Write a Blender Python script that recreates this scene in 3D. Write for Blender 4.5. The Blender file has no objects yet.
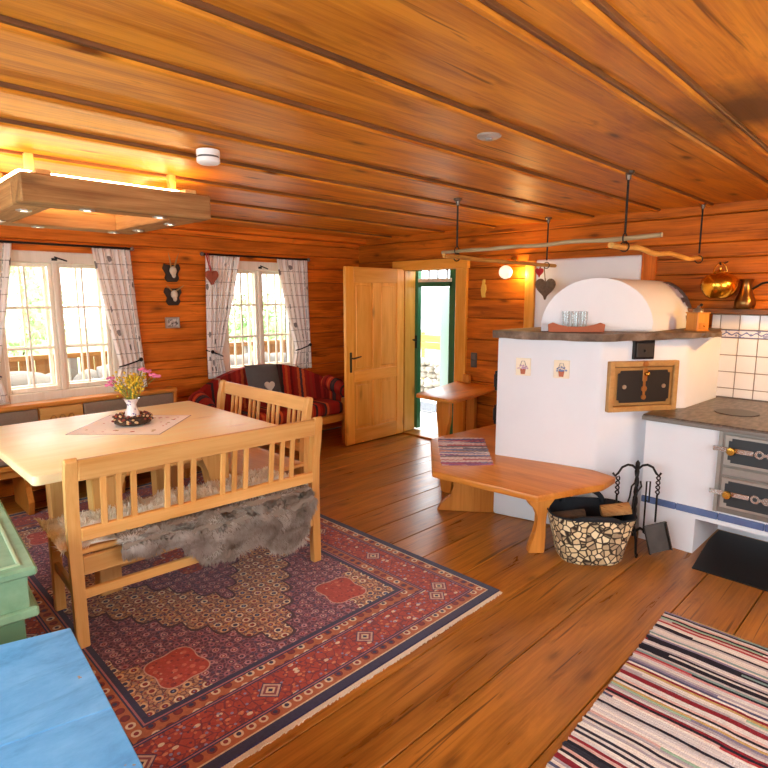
import bpy, bmesh, math, random
from mathutils import Vector, Matrix, noise
random.seed(7)
PI = math.pi
SC = bpy.context.scene
COL = SC.collection

# ------------------------------------------------------------------ camera
CAM_H = 1.58
cam_d = bpy.data.cameras.new('camera'); cam = bpy.data.objects.new('camera', cam_d); COL.objects.link(cam)
cam_d.sensor_width = 36.0; cam_d.lens = 36.0 * 571.0 / 768.0; cam_d.clip_start = 0.02
cam.location = (0, 0, CAM_H)
cam.rotation_euler = (math.radians(90 - 8.75), 0, math.radians(45.1 - 90))
SC.camera = cam
# ------------------------------------------------------------------ light
W = bpy.data.worlds.new('sky'); SC.world = W; W.use_nodes = True
bg = W.node_tree.nodes['Background']; bg.inputs['Color'].default_value = (0.93, 0.97, 1.0, 1); bg.inputs['Strength'].default_value = 6.0
def area_light(name, loc, rot, sx, sy, power, color, portal=False):
    l = bpy.data.lights.new(name, 'AREA'); l.shape = 'RECTANGLE'; l.size = sx; l.size_y = sy; l.energy = power; l.color = color
    o = bpy.data.objects.new(name, l); COL.objects.link(o); o.location = loc; o.rotation_euler = rot
    if portal: l.cycles.is_portal = True
    return o
DAY = (0.66, 0.92, 1.0)
# daylight through the windows behind the photographer (windows are built below)
area_light('daylight_rear_window', (1.6, -1.46, 1.35), (math.radians(-90), 0, 0), 2.2, 1.2, 99, DAY)
area_light('daylight_side_window', (-1.16, 0.4, 1.35), (0, math.radians(-90), 0), 1.2, 1.9, 16, DAY)
area_light('daylight_bench_window', (-1.16, 2.75, 1.4), (0, math.radians(-90), 0), 1.0, 1.1, 25, DAY)
# sky portals of the visible openings
area_light('window_portal_a', (1.42, 5.19, 1.33), (math.radians(90), 0, 0), 0.9, 1.1, 1, (1, 1, 1), True)
area_light('window_portal_b', (3.34, 5.19, 1.33), (math.radians(90), 0, 0), 0.9, 1.1, 1, (1, 1, 1), True)
area_light('door_portal', (4.97, 4.15, 0.95), (0, math.radians(90), 0), 1.9, 0.7, 1, (1, 1, 1), True)
vs = SC.view_settings
vs.view_transform = 'Standard'; vs.look = 'None'; vs.gamma = 1.0; vs.exposure = 0.5; vs.use_curve_mapping = False
SC.cycles.max_bounces = 10; SC.cycles.diffuse_bounces = 6; SC.cycles.glossy_bounces = 4; SC.cycles.transparent_max_bounces = 10
SC.cycles.use_denoising = True; SC.cycles.sample_clamp_indirect = 6.0

# ------------------------------------------------------------------ helpers
def hx(h, k=1.0):
    h = h.lstrip('#'); c = [int(h[i:i+2], 16) / 255 for i in (0, 2, 4)]
    return tuple([k * (x / 12.92 if x <= .04045 else ((x + .055) / 1.055) ** 2.4) for x in c] + [1.0])
class NT:
    def __init__(s, name):
        s.m = bpy.data.materials.new(name); s.m.use_nodes = True; s.t = s.m.node_tree; s.n = s.t.nodes
        s.b = s.n['Principled BSDF']; s.out = s.n['Material Output']
    def L(s, a, b): s.t.links.new(a, b)
    def node(s, t, **k):
        o = s.n.new(t)
        for a, v in k.items(): setattr(o, a, v)
        return o
    def val(s, sock, v):
        if hasattr(v, 'is_output'): s.L(v, sock)
        else: sock.default_value = v
    def math(s, op, a, b=0.0, c=None):
        o = s.node('ShaderNodeMath', operation=op); s.val(o.inputs[0], a); s.val(o.inputs[1], b)
        if c is not None: s.val(o.inputs[2], c)
        return o.outputs[0]
    def vmath(s, op, a, b):
        o = s.node('ShaderNodeVectorMath', operation=op); s.val(o.inputs[0], a); s.val(o.inputs[1], b); return o.outputs[0]
    def mix(s, f, a, b, mode='MIX'):
        o = s.node('ShaderNodeMix', data_type='RGBA', blend_type=mode); s.val(o.inputs[0], f); s.val(o.inputs[6], a); s.val(o.inputs[7], b); return o.outputs[2]
    def ramp(s, f, pts, interp='LINEAR'):
        o = s.node('ShaderNodeValToRGB'); r = o.color_ramp; r.interpolation = interp
        while len(r.elements) > 1: r.elements.remove(r.elements[0])
        r.elements[0].position = pts[0][0]; r.elements[0].color = pts[0][1]
        for p, c in pts[1:]:
            e = r.elements.new(p); e.color = c
        s.val(o.inputs[0], f); return o.outputs[0]
    def coord(s, which='Object'):
        return s.node('ShaderNodeTexCoord').outputs[which]
    def sep(s, v):
        o = s.node('ShaderNodeSeparateXYZ'); s.val(o.inputs[0], v); return o.outputs
    def comb(s, x, y, z=0.0):
        o = s.node('ShaderNodeCombineXYZ'); s.val(o.inputs[0], x); s.val(o.inputs[1], y); s.val(o.inputs[2], z); return o.outputs[0]
    def scale(s, v, sc, rot=(0, 0, 0), loc=(0, 0, 0)):
        o = s.node('ShaderNodeMapping'); s.val(o.inputs[0], v); o.inputs['Scale'].default_value = sc; o.inputs['Rotation'].default_value = rot; o.inputs['Location'].default_value = loc; return o.outputs[0]
    def noise(s, v, scale=5, detail=3, rough=.55, dist=0.0):
        o = s.node('ShaderNodeTexNoise'); s.val(o.inputs['Vector'], v); o.inputs['Scale'].default_value = scale; o.inputs['Detail'].default_value = detail
        o.inputs['Roughness'].default_value = rough; o.inputs['Distortion'].default_value = dist; return o.outputs[0]
    def voro(s, v, scale=5, rnd=1.0, feature='F1', out='Distance'):
        o = s.node('ShaderNodeTexVoronoi', feature=feature); s.val(o.inputs['Vector'], v); o.inputs['Scale'].default_value = scale; o.inputs['Randomness'].default_value = rnd
        return o.outputs[out]
    def rand(s): return s.node('ShaderNodeObjectInfo').outputs['Random']
    def bump(s, h, strength=.2, dist=.01):
        o = s.node('ShaderNodeBump'); o.inputs['Strength'].default_value = strength; o.inputs['Distance'].default_value = dist; s.L(h, o.inputs['Height']); s.L(o.outputs[0], s.b.inputs['Normal'])
    def done(s, color=None, rough=.5, metal=0.0, spec=.5, **k):
        if color is not None: s.val(s.b.inputs['Base Color'], color)
        s.val(s.b.inputs['Roughness'], rough); s.b.inputs['Metallic'].default_value = metal; s.b.inputs['Specular IOR Level'].default_value = spec
        for a, v in k.items(): s.val(s.b.inputs[a.replace('_', ' ')], v)
        return s.m
_mc = {}
def plain(name, h, rough=.6, metal=0.0, var=.08, scale=14, spec=.5, bump=.0):
    if name in _mc: return _mc[name]
    n = NT(name); c = hx(h); v = n.coord()
    f = n.noise(v, scale, 4)
    col = n.mix(f, tuple([x * (1 - var * 1.6) for x in c[:3]] + [1]), tuple([min(1, x * (1 + var)) for x in c[:3]] + [1]))
    if bump: n.bump(n.noise(v, scale * 3, 3), bump, .004)
    _mc[name] = n.done(col, rough, metal, spec); return _mc[name]
WOODS = {  # light, dark, knot darkness, roughness, grain scale
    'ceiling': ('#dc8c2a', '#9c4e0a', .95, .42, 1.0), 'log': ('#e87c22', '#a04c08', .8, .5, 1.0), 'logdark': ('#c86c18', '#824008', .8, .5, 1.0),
    'floor': ('#b8782c', '#784610', .6, .30, 1.0),
    'pine': ('#e2b06a', '#cc9044', .25, .45, .8), 'table': ('#f8ecbc', '#f0dc9e', .25, .4, .8), 'honey': ('#d88e3c', '#b4681c', .3, .35, .7), 'doorpine': ('#f2ac48', '#dc901e', .55, .42, .8),
    'beam': ('#b98a55', '#875a30', .6, .65, 1.2), 'oak': ('#c08848', '#8e5824', .3, .4, 1.0), 'darkoak': ('#7a4a20', '#4a2a10', .3, .5, 1.0), 'frame': ('#c89a5a', '#a5743a', .2, .5, .6), 'whitewood': ('#efe4d2', '#e2d2ba', .1, .5, 1.0),
    'branch': ('#c9b48c', '#9a7f55', .3, .7, 2.0), 'branch_gold': ('#d2a050', '#a06a25', .4, .6, 2.0), 'bark': ('#5d4634', '#32241a', .3, .9, 2.0),
}
def wood(kind, ax):
    key = kind + '_' + ax
    if key in _mc: return _mc[key]
    l, d, kn, ro, gs = WOODS[kind]
    n = NT(key); v = n.coord(); r = n.rand()
    v = n.vmath('ADD', v, n.comb(n.math('MULTIPLY', r, 17.3), n.math('MULTIPLY', r, 31.7), n.math('MULTIPLY', r, 11.9)))
    i = 'xyz'.index(ax)
    def sc(a, c): q = [c, c, c]; q[i] = a; return tuple(q)
    g1 = n.noise(n.scale(v, sc(.9 * gs, 7 * gs)), 1.6, 4, .6, .6)
    g2 = n.noise(n.scale(v, sc(2.2 * gs, 85 * gs)), 1.0, 3, .6, .3)
    f = n.math('ADD', n.math('MULTIPLY', g1, .75), n.math('MULTIPLY', g2, .35))
    col = n.ramp(f, [(.36, hx(d)), (.66, hx(l))])
    raw = n.coord()
    if kn > .2:
        c3 = n.sep(v); o1, o2 = [c3[q] for q in range(3) if q != i]
        kv = n.comb(n.math('MULTIPLY', c3[i], 1.5), n.math('MULTIPLY', n.math('ADD', o1, o2), 4.0)); kd = n.vmath('ADD', kv, n.scale(n.comb(g2, g1, 0.0), (.10, .16, 0)))
        def v2(out):
            o = n.node('ShaderNodeTexVoronoi', voronoi_dimensions='2D'); n.L(kd, o.inputs['Vector']); o.inputs['Scale'].default_value = 1.0; return o.outputs[out]
        ds = v2('Distance'); on = n.math('GREATER_THAN', n.sep(v2('Color'))[0], .5)
        k1 = n.ramp(ds, [(.03, (1, 1, 1, 1)), (.075, (.45, .45, .45, 1)), (.14, (0, 0, 0, 1))])
        kf = n.math('MULTIPLY', n.math('MULTIPLY', k1, on), kn)
        dark = tuple([x * .35 for x in hx(d)[:3]] + [1])
        col = n.mix(kf, col, dark)
    if kind in ('log', 'logdark', 'ceiling', 'beam', 'floor'):      # drying cracks and dark streaks along the grain
        cr_ = n.noise(n.scale(v, sc(.8, 26)), 1.3, 2, .5, .8)
        lo_ = .30 if kind != 'ceiling' else .27
        col = n.mix(n.ramp(cr_, [(lo_, (.75, .75, .75, 1)), (lo_ + .05, (0, 0, 0, 1))]), col, tuple([x * .3 for x in hx(d)[:3]] + [1]))
        st_ = n.noise(n.scale(v, sc(2.6, 11)), 1.5, 4, .65, .4)
        col = n.mix(n.ramp(st_, [(.60, (0, 0, 0, 1)), (.72, (.45, .45, .45, 1))]), col, tuple([x * .55 for x in hx(d)[:3]] + [1]))
    if kind == 'ceiling':            # old soot stain near the cooker
        q = n.node('ShaderNodeVectorMath', operation='LENGTH'); n.L(n.vmath('SUBTRACT', raw, (2.5, .60, 2.24)), q.inputs[0])
        ql = n.math('ADD', q.outputs['Value'], n.math('MULTIPLY', n.math('SUBTRACT', n.noise(raw, 5, 4), .5), .45))
        col = n.mix(n.ramp(ql, [(.12, (.85, .85, .85, 1)), (.42, (0, 0, 0, 1))]), col, hx('#3a2412'))
    tint = n.math('ADD', n.math('MULTIPLY', r, .28), .86)
    col = n.mix(1.0, col, n.comb(tint, tint, tint), 'MULTIPLY')
    n.bump(g2, .12 if kind not in ('log', 'logdark', 'beam', 'bark') else .5, .006)
    rr = n.math('ADD', n.math('MULTIPLY', g1, .22), ro - .1)
    _mc[key] = n.done(col, rr, 0, .2 if kind in ('ceiling', 'log', 'logdark', 'beam') else .45); return _mc[key]

class MB:
    """collects shapes in world (or local) coordinates into one bmesh"""
    def __init__(s): s.bm = bmesh.new(); s.mi = 0
    def _bev(s, vs, b, seg=1):
        if b > 0:
            es = list({e for v in vs for e in v.link_edges})
            bmesh.ops.bevel(s.bm, geom=es, offset=b, segments=seg, affect='EDGES', profile=.5)
    def box(s, x0, x1, y0, y1, z0, z1, b=0.0, M=None, seg=1):
        P = [Vector((x, y, z)) for x in (x0, x1) for y in (y0, y1) for z in (z0, z1)]
        if M is not None: P = [M @ p for p in P]
        v = [s.bm.verts.new(p) for p in P]
        for f in ((0, 1, 3, 2), (4, 6, 7, 5), (0, 4, 5, 1), (2, 3, 7, 6), (0, 2, 6, 4), (1, 5, 7, 3)): s.bm.faces.new([v[i] for i in f])
        s._bev(v, b, seg); return s
    def bar(s, a, c, w, h, b=0.0, up=(0, 0, 1)):
        a, c = Vector(a), Vector(c); d = (c - a); L = d.length; d.normalize(); u = Vector(up)
        if abs(d.dot(u)) > .95: u = Vector((0, 1, 0))
        r = d.cross(u).normalized(); u = r.cross(d)
        M = Matrix((r, d, u)).transposed().to_4x4(); M.translation = a
        return s.box(-w / 2, w / 2, 0, L, -h / 2, h / 2, b, M)
    def prism(s, pts, z0, z1, b=0.0, M=None, seg=1):
        def T(p): q = Vector(p); return M @ q if M is not None else q
        lo = [s.bm.verts.new(T((x, y, z0))) for x, y in pts]; hi = [s.bm.verts.new(T((x, y, z1))) for x, y in pts]
        n = len(pts); fs = [s.bm.faces.new(lo[::-1]), s.bm.faces.new(hi)]
        for i in range(n): s.bm.faces.new([lo[i], lo[(i + 1) % n], hi[(i + 1) % n], hi[i]])
        if b: s._bev(lo + hi, b, seg)
        return s
    def tube(s, path, r, seg=8, cap=True):
        path = [Vector(p) for p in path]; n = len(path); rs = r if isinstance(r, (list, tuple)) else [r] * n
        rings = []; ref = None
        for i, p in enumerate(path):
            d = (path[min(i + 1, n - 1)] - path[max(i - 1, 0)]); d.normalize()
            if ref is None: ref = Vector((0, 0, 1)) if abs(d.z) < .9 else Vector((1, 0, 0))
            a = (ref - d * ref.dot(d)); a.normalize(); ref = a; b_ = d.cross(a)
            rings.append([s.bm.verts.new(p + (a * math.cos(2 * PI * k / seg) + b_ * math.sin(2 * PI * k / seg)) * rs[i]) for k in range(seg)])
        for i in range(n - 1):
            for k in range(seg):
                s.bm.faces.new([rings[i][k], rings[i][(k + 1) % seg], rings[i + 1][(k + 1) % seg], rings[i + 1][k]])
        if cap: s.bm.faces.new(rings[0][::-1]); s.bm.faces.new(rings[-1])
        return s
    def lathe(s, prof, c=(0, 0, 0), seg=20, M=None, sx=1, sy=1):
        c = Vector(c); rings = []
        for r, z in prof:
            if r < 1e-5: P = [Vector((0, 0, z))]
            else: P = [Vector((r * sx * math.cos(2 * PI * k / seg), r * sy * math.sin(2 * PI * k / seg), z)) for k in range(seg)]
            if M is not None: P = [M @ p for p in P]
            rings.append([s.bm.verts.new(c + p) for p in P])
        for A, B in zip(rings, rings[1:]):
            for k in range(seg):
                q = [A[k % len(A)], A[(k + 1) % len(A)], B[(k + 1) % len(B)], B[k % len(B)]]
                u = []
                for x in q:
                    if x not in u: u.append(x)
                if len(u) > 2: s.bm.faces.new(u)
        for R_, rev in ((rings[0], True), (rings[-1], False)):
            if len(R_) > 2: s.bm.faces.new(R_[::-1] if rev else R_)
        return s
    def ball(s, c, r, sub=2, sc=(1, 1, 1), jit=0.0):
        g = bmesh.ops.create_icosphere(s.bm, subdivisions=sub, radius=r)
        for v in g['verts']:
            k = 1 + random.uniform(-jit, jit)
            v.co = Vector((v.co.x * sc[0] * k, v.co.y * sc[1] * k, v.co.z * sc[2] * k)) + Vector(c)
        return s
    def grid(s, f, nu, nv, th=0.0):
        """sheet from f(u,v); th gives it real thickness along +normal"""
        V = [[s.bm.verts.new(f(i / nu, j / nv)) for j in range(nv + 1)] for i in range(nu + 1)]
        F = [s.bm.faces.new([V[i][j], V[i + 1][j], V[i + 1][j + 1], V[i][j + 1]]) for i in range(nu) for j in range(nv)]
        if th:
            s.bm.normal_update(); bmesh.ops.solidify(s.bm, geom=F, thickness=th)
        return s
    def build(s, name, mat, parent=None, label=None, cat=None, group=None, kind=None, base=None, smooth=None, local=False):
        bmesh.ops.recalc_face_normals(s.bm, faces=s.bm.faces)
        me = bpy.data.meshes.new(name); s.bm.to_mesh(me); s.bm.free()
        mats = mat if isinstance(mat, list) else [mat]
        for m in mats: me.materials.append(m)
        o = bpy.data.objects.new(name, me); COL.objects.link(o)
        if parent is not None:
            o.parent = parent
            if not local: me.transform(WM(parent).inverted())
        elif base is not None:
            o.location = base
            if not local: me.transform(Matrix.Translation(-Vector(base)))
        if smooth:
            for p in me.polygons: p.use_smooth = True
            me.set_sharp_from_angle(angle=math.radians(smooth))
        tag(o, label, cat, group, kind); return o
def WM(o):
    m = Matrix.LocRotScale(o.location, o.rotation_euler, o.scale)
    return WM(o.parent) @ m if o.parent else m
def tag(o, label=None, cat=None, group=None, kind=None):
    if label: o['label'] = label
    if cat: o['category'] = cat
    if group: o['group'] = group
    if kind: o['kind'] = kind
    return o
def thing(name, loc, label, cat, group=None, rz=0.0, kind=None):
    o = bpy.data.objects.new(name, None); COL.objects.link(o); o.location = loc; o.rotation_euler = (0, 0, rz); o.empty_display_size = .1
    return tag(o, label, cat, group, kind)
def dup(o, parent=None):
    c = o.copy(); COL.objects.link(c); c.parent = parent
    for ch in list(o.children): dup(ch, c)
    return c
def arc(cx, cy, r, a0, a1, n): return [(cx + r * math.cos(a0 + (a1 - a0) * i / n), cy + r * math.sin(a0 + (a1 - a0) * i / n)) for i in range(n + 1)]
def rrect(x0, x1, y0, y1, r, n=4):
    return arc(x1 - r, y1 - r, r, 0, PI / 2, n) + arc(x0 + r, y1 - r, r, PI / 2, PI, n) + arc(x0 + r, y0 + r, r, PI, 1.5 * PI, n) + arc(x1 - r, y0 + r, r, 1.5 * PI, 2 * PI, n)
def MX(o, ax, up):   # matrix whose local x,y,z = ax, up, ax x up at o
    ax, up = Vector(ax).normalized(), Vector(up).normalized(); n = ax.cross(up)
    M = Matrix((ax, up, n)).transposed().to_4x4(); M.translation = Vector(o); return M

# shared simple materials
plaster = plain('white_plaster', '#e6e9ee', .85, 0, .03, 5, .2, .25)
iron = plain('black_iron', '#2b2826', .45, .75, .2, 20)
steel = plain('brushed_steel', '#a9a49c', .35, .85, .1, 20)
brass = plain('brass', '#d9a648', .25, 1.0, .08, 10)
gapmat = plain('dark_gap', '#2a160a', .9)
white_paint = plain('white_paint', '#efe6d8', .5, 0, .03)
dark_bronze = plain('dark_bronze', '#4a3a2a', .4, .7, .1)
gd = NT('clear_glass'); tr = gd.node('ShaderNodeBsdfTransparent'); tr.inputs[0].default_value = (.93, .95, .95, 1); gl = gd.node('ShaderNodeBsdfGlossy'); gl.inputs['Roughness'].default_value = .04; lw = gd.node('ShaderNodeLayerWeight'); lw.inputs[0].default_value = .35
mx = gd.node('ShaderNodeMixShader'); gd.L(lw.outputs['Facing'], mx.inputs[0]); gd.L(tr.outputs[0], mx.inputs[1]); gd.L(gl.outputs[0], mx.inputs[2]); gd.L(mx.outputs[0], gd.out.inputs[0]); glass_drink = gd.m
g_ = NT('window_glass'); tr = g_.node('ShaderNodeBsdfTransparent'); gl = g_.node('ShaderNodeBsdfGlossy'); gl.inputs['Roughness'].default_value = .02
mx = g_.node('ShaderNodeMixShader'); mx.inputs[0].default_value = .06; g_.L(tr.outputs[0], mx.inputs[1]); g_.L(gl.outputs[0], mx.inputs[2]); g_.L(mx.outputs[0], g_.out.inputs[0]); window_glass = g_.m
def emit(name, col, st):
    n = NT(name); n.b.inputs['Emission Color'].default_value = col; n.b.inputs['Emission Strength'].default_value = st; return n.done((.8, .8, .8, 1), .4)

# ================================================================== ROOM SHELL
XW, YW, ZC = 4.75, 5.2, 2.24         # stove wall, window wall, ceiling
XB, YB = -1.2, -1.5                  # walls behind the photographer
# floor
fl = MB().box(XB - .2, XW + .15, YB - .2, YW + .2, -.12, -.035).build('floor', gapmat, label='wide reddish brown floorboards running across the room', kind='structure')
ys = [YB, -1.2, -.88, -.6, -.27, .02, .31, .595, .87, 1.222, 1.536, 1.86, 2.165, 2.43, 2.68, 2.94, 3.27, 3.60, 3.93, 4.25, 4.58, 4.9, YW]
fl_m = wood('floor', 'x')
for i, (a, b) in enumerate(zip(ys, ys[1:])):
    cut = random.uniform(.4, 3.4) if i % 3 == 1 and not .5 < a < 2.5 else None
    segs = [(XB, XW)] if cut is None else [(XB, cut - .002), (cut + .002, XW)]
    for x0, x1 in segs:
        MB().box(x0, x1, a + .0025, b - .0025, -.035, 0, .003).build('floor_plank', fl_m, fl)
# ceiling: lapped boards
ce = MB().box(XB - .2, XW + .15, YB - .2, YW + .2, ZC + .03, ZC + .12).build('ceiling', gapmat, label='low ceiling of wide lapped orange pine boards', kind='structure')
cm = wood('ceiling', 'x')
cj = [(YB, YB), (-1.05, -1.05), (-.6, -.6), (-.15, -.15), (.25, .25), (.60, .75), (.80, .90), (1.29, 1.37), (1.705, 1.74), (2.20, 2.27), (2.63, 2.71), (3.17, 3.25), (3.72, 3.88), (4.42, 4.64), (YW, YW)]
def ceil_board(a, b):
    m = MB(); P = []
    for (x, k) in ((XB, 0), (XW, 1)):
        y0, y1 = a[k] + .001, b[k] + .02
        y1 = min(y1, YW)
        pr = [(y0, ZC + .03), (y0, ZC - .006), (y0 + .006, ZC - .014), (y0 + .02, ZC - .016), (y0 + .03, ZC - .010), (y0 + .034, ZC - .004), (y0 + .05, ZC - .003), (y1, ZC + .008), (y1, ZC + .03)]
        P.append([m.bm.verts.new((x, y, z)) for y, z in pr])
    A, B = P; n = len(A)
    m.bm.faces.new(A); m.bm.faces.new(B[::-1])
    for i in range(n): m.bm.faces.new([A[i], A[(i + 1) % n], B[(i + 1) % n], B[i]])
    return m
for a, b in zip(cj, cj[1:]): ceil_board(a, b).build('ceiling_board', cm, ce)
for a in cj[1:-1]:               # added dark strip that stands in for the step shadow at each lap
    M_ = MX((XB, a[0] - .002, ZC), (XW - XB, a[1] - a[0], 0), (0, 0, 1)); MB().box(0, XW - XB - .01, -.007, .03, -.002, .012, .002, M_).build('lap_shadow_strip', wood('darkoak', 'x'), ce)
MB().box(XB, XW, YW - .14, YW, ZC - .05, ZC + .02, .008).build('cornice_board', wood('log', 'x'), ce)
# log walls
def log_wall(name, label, axis, pos, out, lo, hi, seams, holes, mat, zmax):
    """axis: 'x' or 'y' is the running direction; pos = inner face, out = +1/-1 towards the outside"""
    def bx(m, a, b, d0, d1, z0, z1, bv=0):
        d0, d1 = sorted((pos + out * d0, pos + out * d1))
        return m.box(a, b, d0, d1, z0, z1, bv) if axis == 'x' else m.box(d0, d1, a, b, z0, z1, bv)
    def cut(a0, a1, z0, z1):
        S = [(a0, a1)]
        for (h0, h1, g0, g1) in holes:
            if z1 > g0 + .01 and z0 < g1 - .01:
                S = [q for (s0, s1) in S for q in ((s0, min(s1, h0)), (max(s0, h1), s1)) if q[1] - q[0] > .01]
        return S
    m = MB(); zz = sorted({0, zmax} | {h[2] for h in holes} | {h[3] for h in holes})
    for z0, z1 in zip(zz, zz[1:]):
        for a, b in cut(lo, hi, z0, z1): bx(m, a, b, .05, .18, z0, z1)
    w = m.build(name, gapmat, label=label, kind='structure')
    for z0, z1 in zip(seams, seams[1:]):
        sub = sorted({z0, z1} | {g for h in holes for g in h[2:] if z0 + .03 < g < z1 - .03})
        for q0, q1 in zip(sub, sub[1:]):
            for a, b in cut(lo, hi, q0, q1):
                jit = random.uniform(0, .006)
                bx(MB(), a, b, jit, .06, q0 + .002, q1 - .002, .006).build('log', mat, w)
    return w
WIN = [(.98, 1.87, .77, 1.88), (2.90, 3.78, .77, 1.88)]
s1 = [0, .2, .42, .62, .80, .98, 1.16, 1.34, 1.53, 1.73, 1.88, 2.02, 2.14, 2.26]
wall_w = log_wall('wall_window', 'reddish brown log wall with two white windows', 'x', YW, 1, XB, XW + .1, s1, WIN, wood('log', 'x'), 2.26)
DOOR = (3.70, 4.47, 0, 1.86)
s2 = [0, .26, .49, .72, .94, 1.15, 1.36, 1.55, 1.74, 1.86, 1.97, 2.17, 2.26]
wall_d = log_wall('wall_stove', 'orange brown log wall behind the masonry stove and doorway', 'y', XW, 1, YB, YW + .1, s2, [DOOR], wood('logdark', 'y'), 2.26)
RW = [(.5, 2.7, .75, 1.95)]
log_wall('wall_rear', 'log wall behind the photographer with a wide window', 'x', YB, -1, XB, XW + .1, s1, RW, wood('log', 'x'), 2.26)
LW = [(-.55, 1.35, .75, 1.95), (2.2, 3.3, .9, 1.9)]
log_wall('wall_side', 'log wall on the bench side with two windows', 'y', XB, -1, YB, YW + .1, s1, LW, wood('log', 'y'), 2.26)
# plain windows of the two unseen walls
for i, (axis, pos, out, h) in enumerate((('x', YB, -1, RW[0]), ('y', XB, -1, LW[0]), ('y', XB, -1, LW[1]))):
    m = MB(); a0, a1, z0, z1 = h; d0, d1 = sorted((pos + out * .06, pos + out * .12))
    for (p, q, r, t) in ((a0, a0 + .06, z0, z1), (a1 - .06, a1, z0, z1), (a0, a1, z0, z0 + .06), (a0, a1, z1 - .06, z1), ((a0 + a1) / 2 - .04, (a0 + a1) / 2 + .04, z0, z1)):
        if axis == 'x': m.box(p, q, d0, d1, r, t)
        else: m.box(d0, d1, p, q, r, t)
    m.build('window_%d' % (i + 3), white_paint, label='white framed window behind the photographer', kind='structure')

# ---------------------------------------------------------------- windows in view
ww = wood('whitewood', 'x'); wz = wood('whitewood', 'z')
def window(idx, x0, x1, z0, z1, lab):
    w = thing('window_%d' % idx, ((x0 + x1) / 2, YW, z0), lab, None, kind='structure')
    xm = (x0 + x1) / 2
    m = MB()
    m.box(x0 - .05, x0 + .045, YW - .03, YW + .1, z0 - .05, z1 + .05, .006); m.box(x1 - .045, x1 + .05, YW - .03, YW + .1, z0 - .05, z1 + .05, .006)
    m.box(x0 + .045, x1 - .045, YW - .03, YW + .1, z1 - .04, z1 + .05, .006); m.box(x0 + .045, x1 - .045, YW - .03, YW + .1, z0 - .05, z0 + .045, .006)
    m.build('window_frame', wz, w)
    MB().box(xm - .018, xm + .018, YW - .022, YW + .05, z0 + .045, z1 - .04, .006).build('window_post', wz, w)
    for lay, yy in ((0, YW), (1, YW + .15)):
        for (a, b) in ((x0 + .047, xm - .02), (xm + .02, x1 - .047)):
            za, zb = z0 + .047, z1 - .042
            m = MB(); t = .026
            m.box(a, a + t, yy, yy + .035, za, zb, .004); m.box(b - t, b, yy, yy + .035, za, zb, .004); m.box(a + t, b - t, yy, yy + .035, zb - t, zb, .004); m.box(a + t, b - t, yy, yy + .035, za, za + t + .01, .004)
            s = m.build('casement' if lay == 0 else 'outer_casement', wz, w)
            mm = MB(); xc = (a + b) / 2
            mm.box(xc - .007, xc + .007, yy + .008, yy + .026, za + t, zb - t)
            for k in (1, 2):
                zk = za + t + (zb - za - 2 * t) * k / 3; mm.box(a + t, b - t, yy + .006, yy + .028, zk - .009, zk + .009)
            mm.build('muntin', wz, s)
            if lay == 0:
                for kx in range(2):
                    for kz in range(3):
                        pa = a + t + (b - a - 2 * t) * kx / 2; pb = pa + (b - a - 2 * t) / 2; pz = za + t + (zb - za - 2 * t) * kz / 3
                        MB().box(pa, pb, yy + .015, yy + .018, pz, pz + (zb - za - 2 * t) / 3).build('pane', window_glass, s)
    MB().box(x0 - .07, x1 + .07, YW - .06, YW - .005, z0 - .075, z0 - .05, .005).build('window_sill', ww, w)
    m = MB(); m.box(xm - .02, xm + .02, YW - .035, YW - .02, z1 - .02, z1); m.tube([(xm, YW - .036, z1 + .01), (xm + .04, YW - .045, z1 - .005), (xm + .09, YW - .04, z1 - .02)], .006, 6); m.build('latch', iron, w)
    return w
window(1, *WIN[0], 'white double casement window above the corner bench')
window(2, *WIN[1], 'white double casement window behind the red striped sofa')

# ---------------------------------------------------------------- doorway and doors
dz = wood('doorpine', 'z'); dy = wood('doorpine', 'y'); dx = wood('doorpine', 'x')
t1 = thing('trim_1', (XW, 4.06, 0), 'honey pine casing around the open doorway', None, kind='structure')
MB().box(XW - .03, XW + .02, 3.56, 3.70, 0, 1.86, .006).build('casing_post', dz, t1)
MB().box(XW - .03, XW + .02, 4.475, 4.58, 0, 1.86, .006).build('casing_post', dz, t1)
MB().box(XW - .04, XW + .02, 3.54, 4.60, 1.86, 1.965, .008).build('casing_head', dy, t1)
MB().box(XW + .02, XW + .19, 4.45, 4.49, 0, 1.88).build('jamb', dz, t1); MB().box(XW + .02, XW + .19, 3.68, 3.72, 0, 1.88).build('jamb', dz, t1)
MB().box(XW + .02, XW + .19, 3.68, 4.49, 1.86, 1.89).build('jamb', dy, t1)
MB().box(XW - .03, XW + .20, 3.70, 4.47, -.03, .022, .006).build('threshold', wood('floor', 'y'), t1)
# open panel door, standing at right angles to the wall
d1 = thing('door_1', (4.74, 4.45, 0), 'open honey pine panel door with dark lever handle', None, kind='structure')
DX0, DX1, DZ0, DZ1, DY0, DY1 = 3.865, 4.735, .012, 1.878, 4.43, 4.47
for a, b in ((DX0, DX0 + .115), (DX1 - .115, DX1)): MB().box(a, b, DY0, DY1, DZ0, DZ1, .005).build('stile', dz, d1)
for z0, z1 in ((DZ0, .17), (.68, .80), (1.72, DZ1)): MB().box(DX0 + .115, DX1 - .115, DY0, DY1, z0, z1, .005).build('rail', dx, d1)
xm = (DX0 + DX1) / 2
for z0, z1 in ((.17, .68), (.80, 1.72)):
    MB().box(xm - .05, xm + .05, DY0, DY1, z0, z1, .005).build('mid_stile', dz, d1)
    for a, b in ((DX0 + .115, xm - .05), (xm + .05, DX1 - .115)):
        m = MB(); m.box(a, b, DY0 + .012, DY1 - .012, z0, z1); m.box(a + .03, b - .03, DY0 + .004, DY1 - .004, z0 + .03, z1 - .03, .008); m.build('door_panel', dz, d1)
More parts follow.
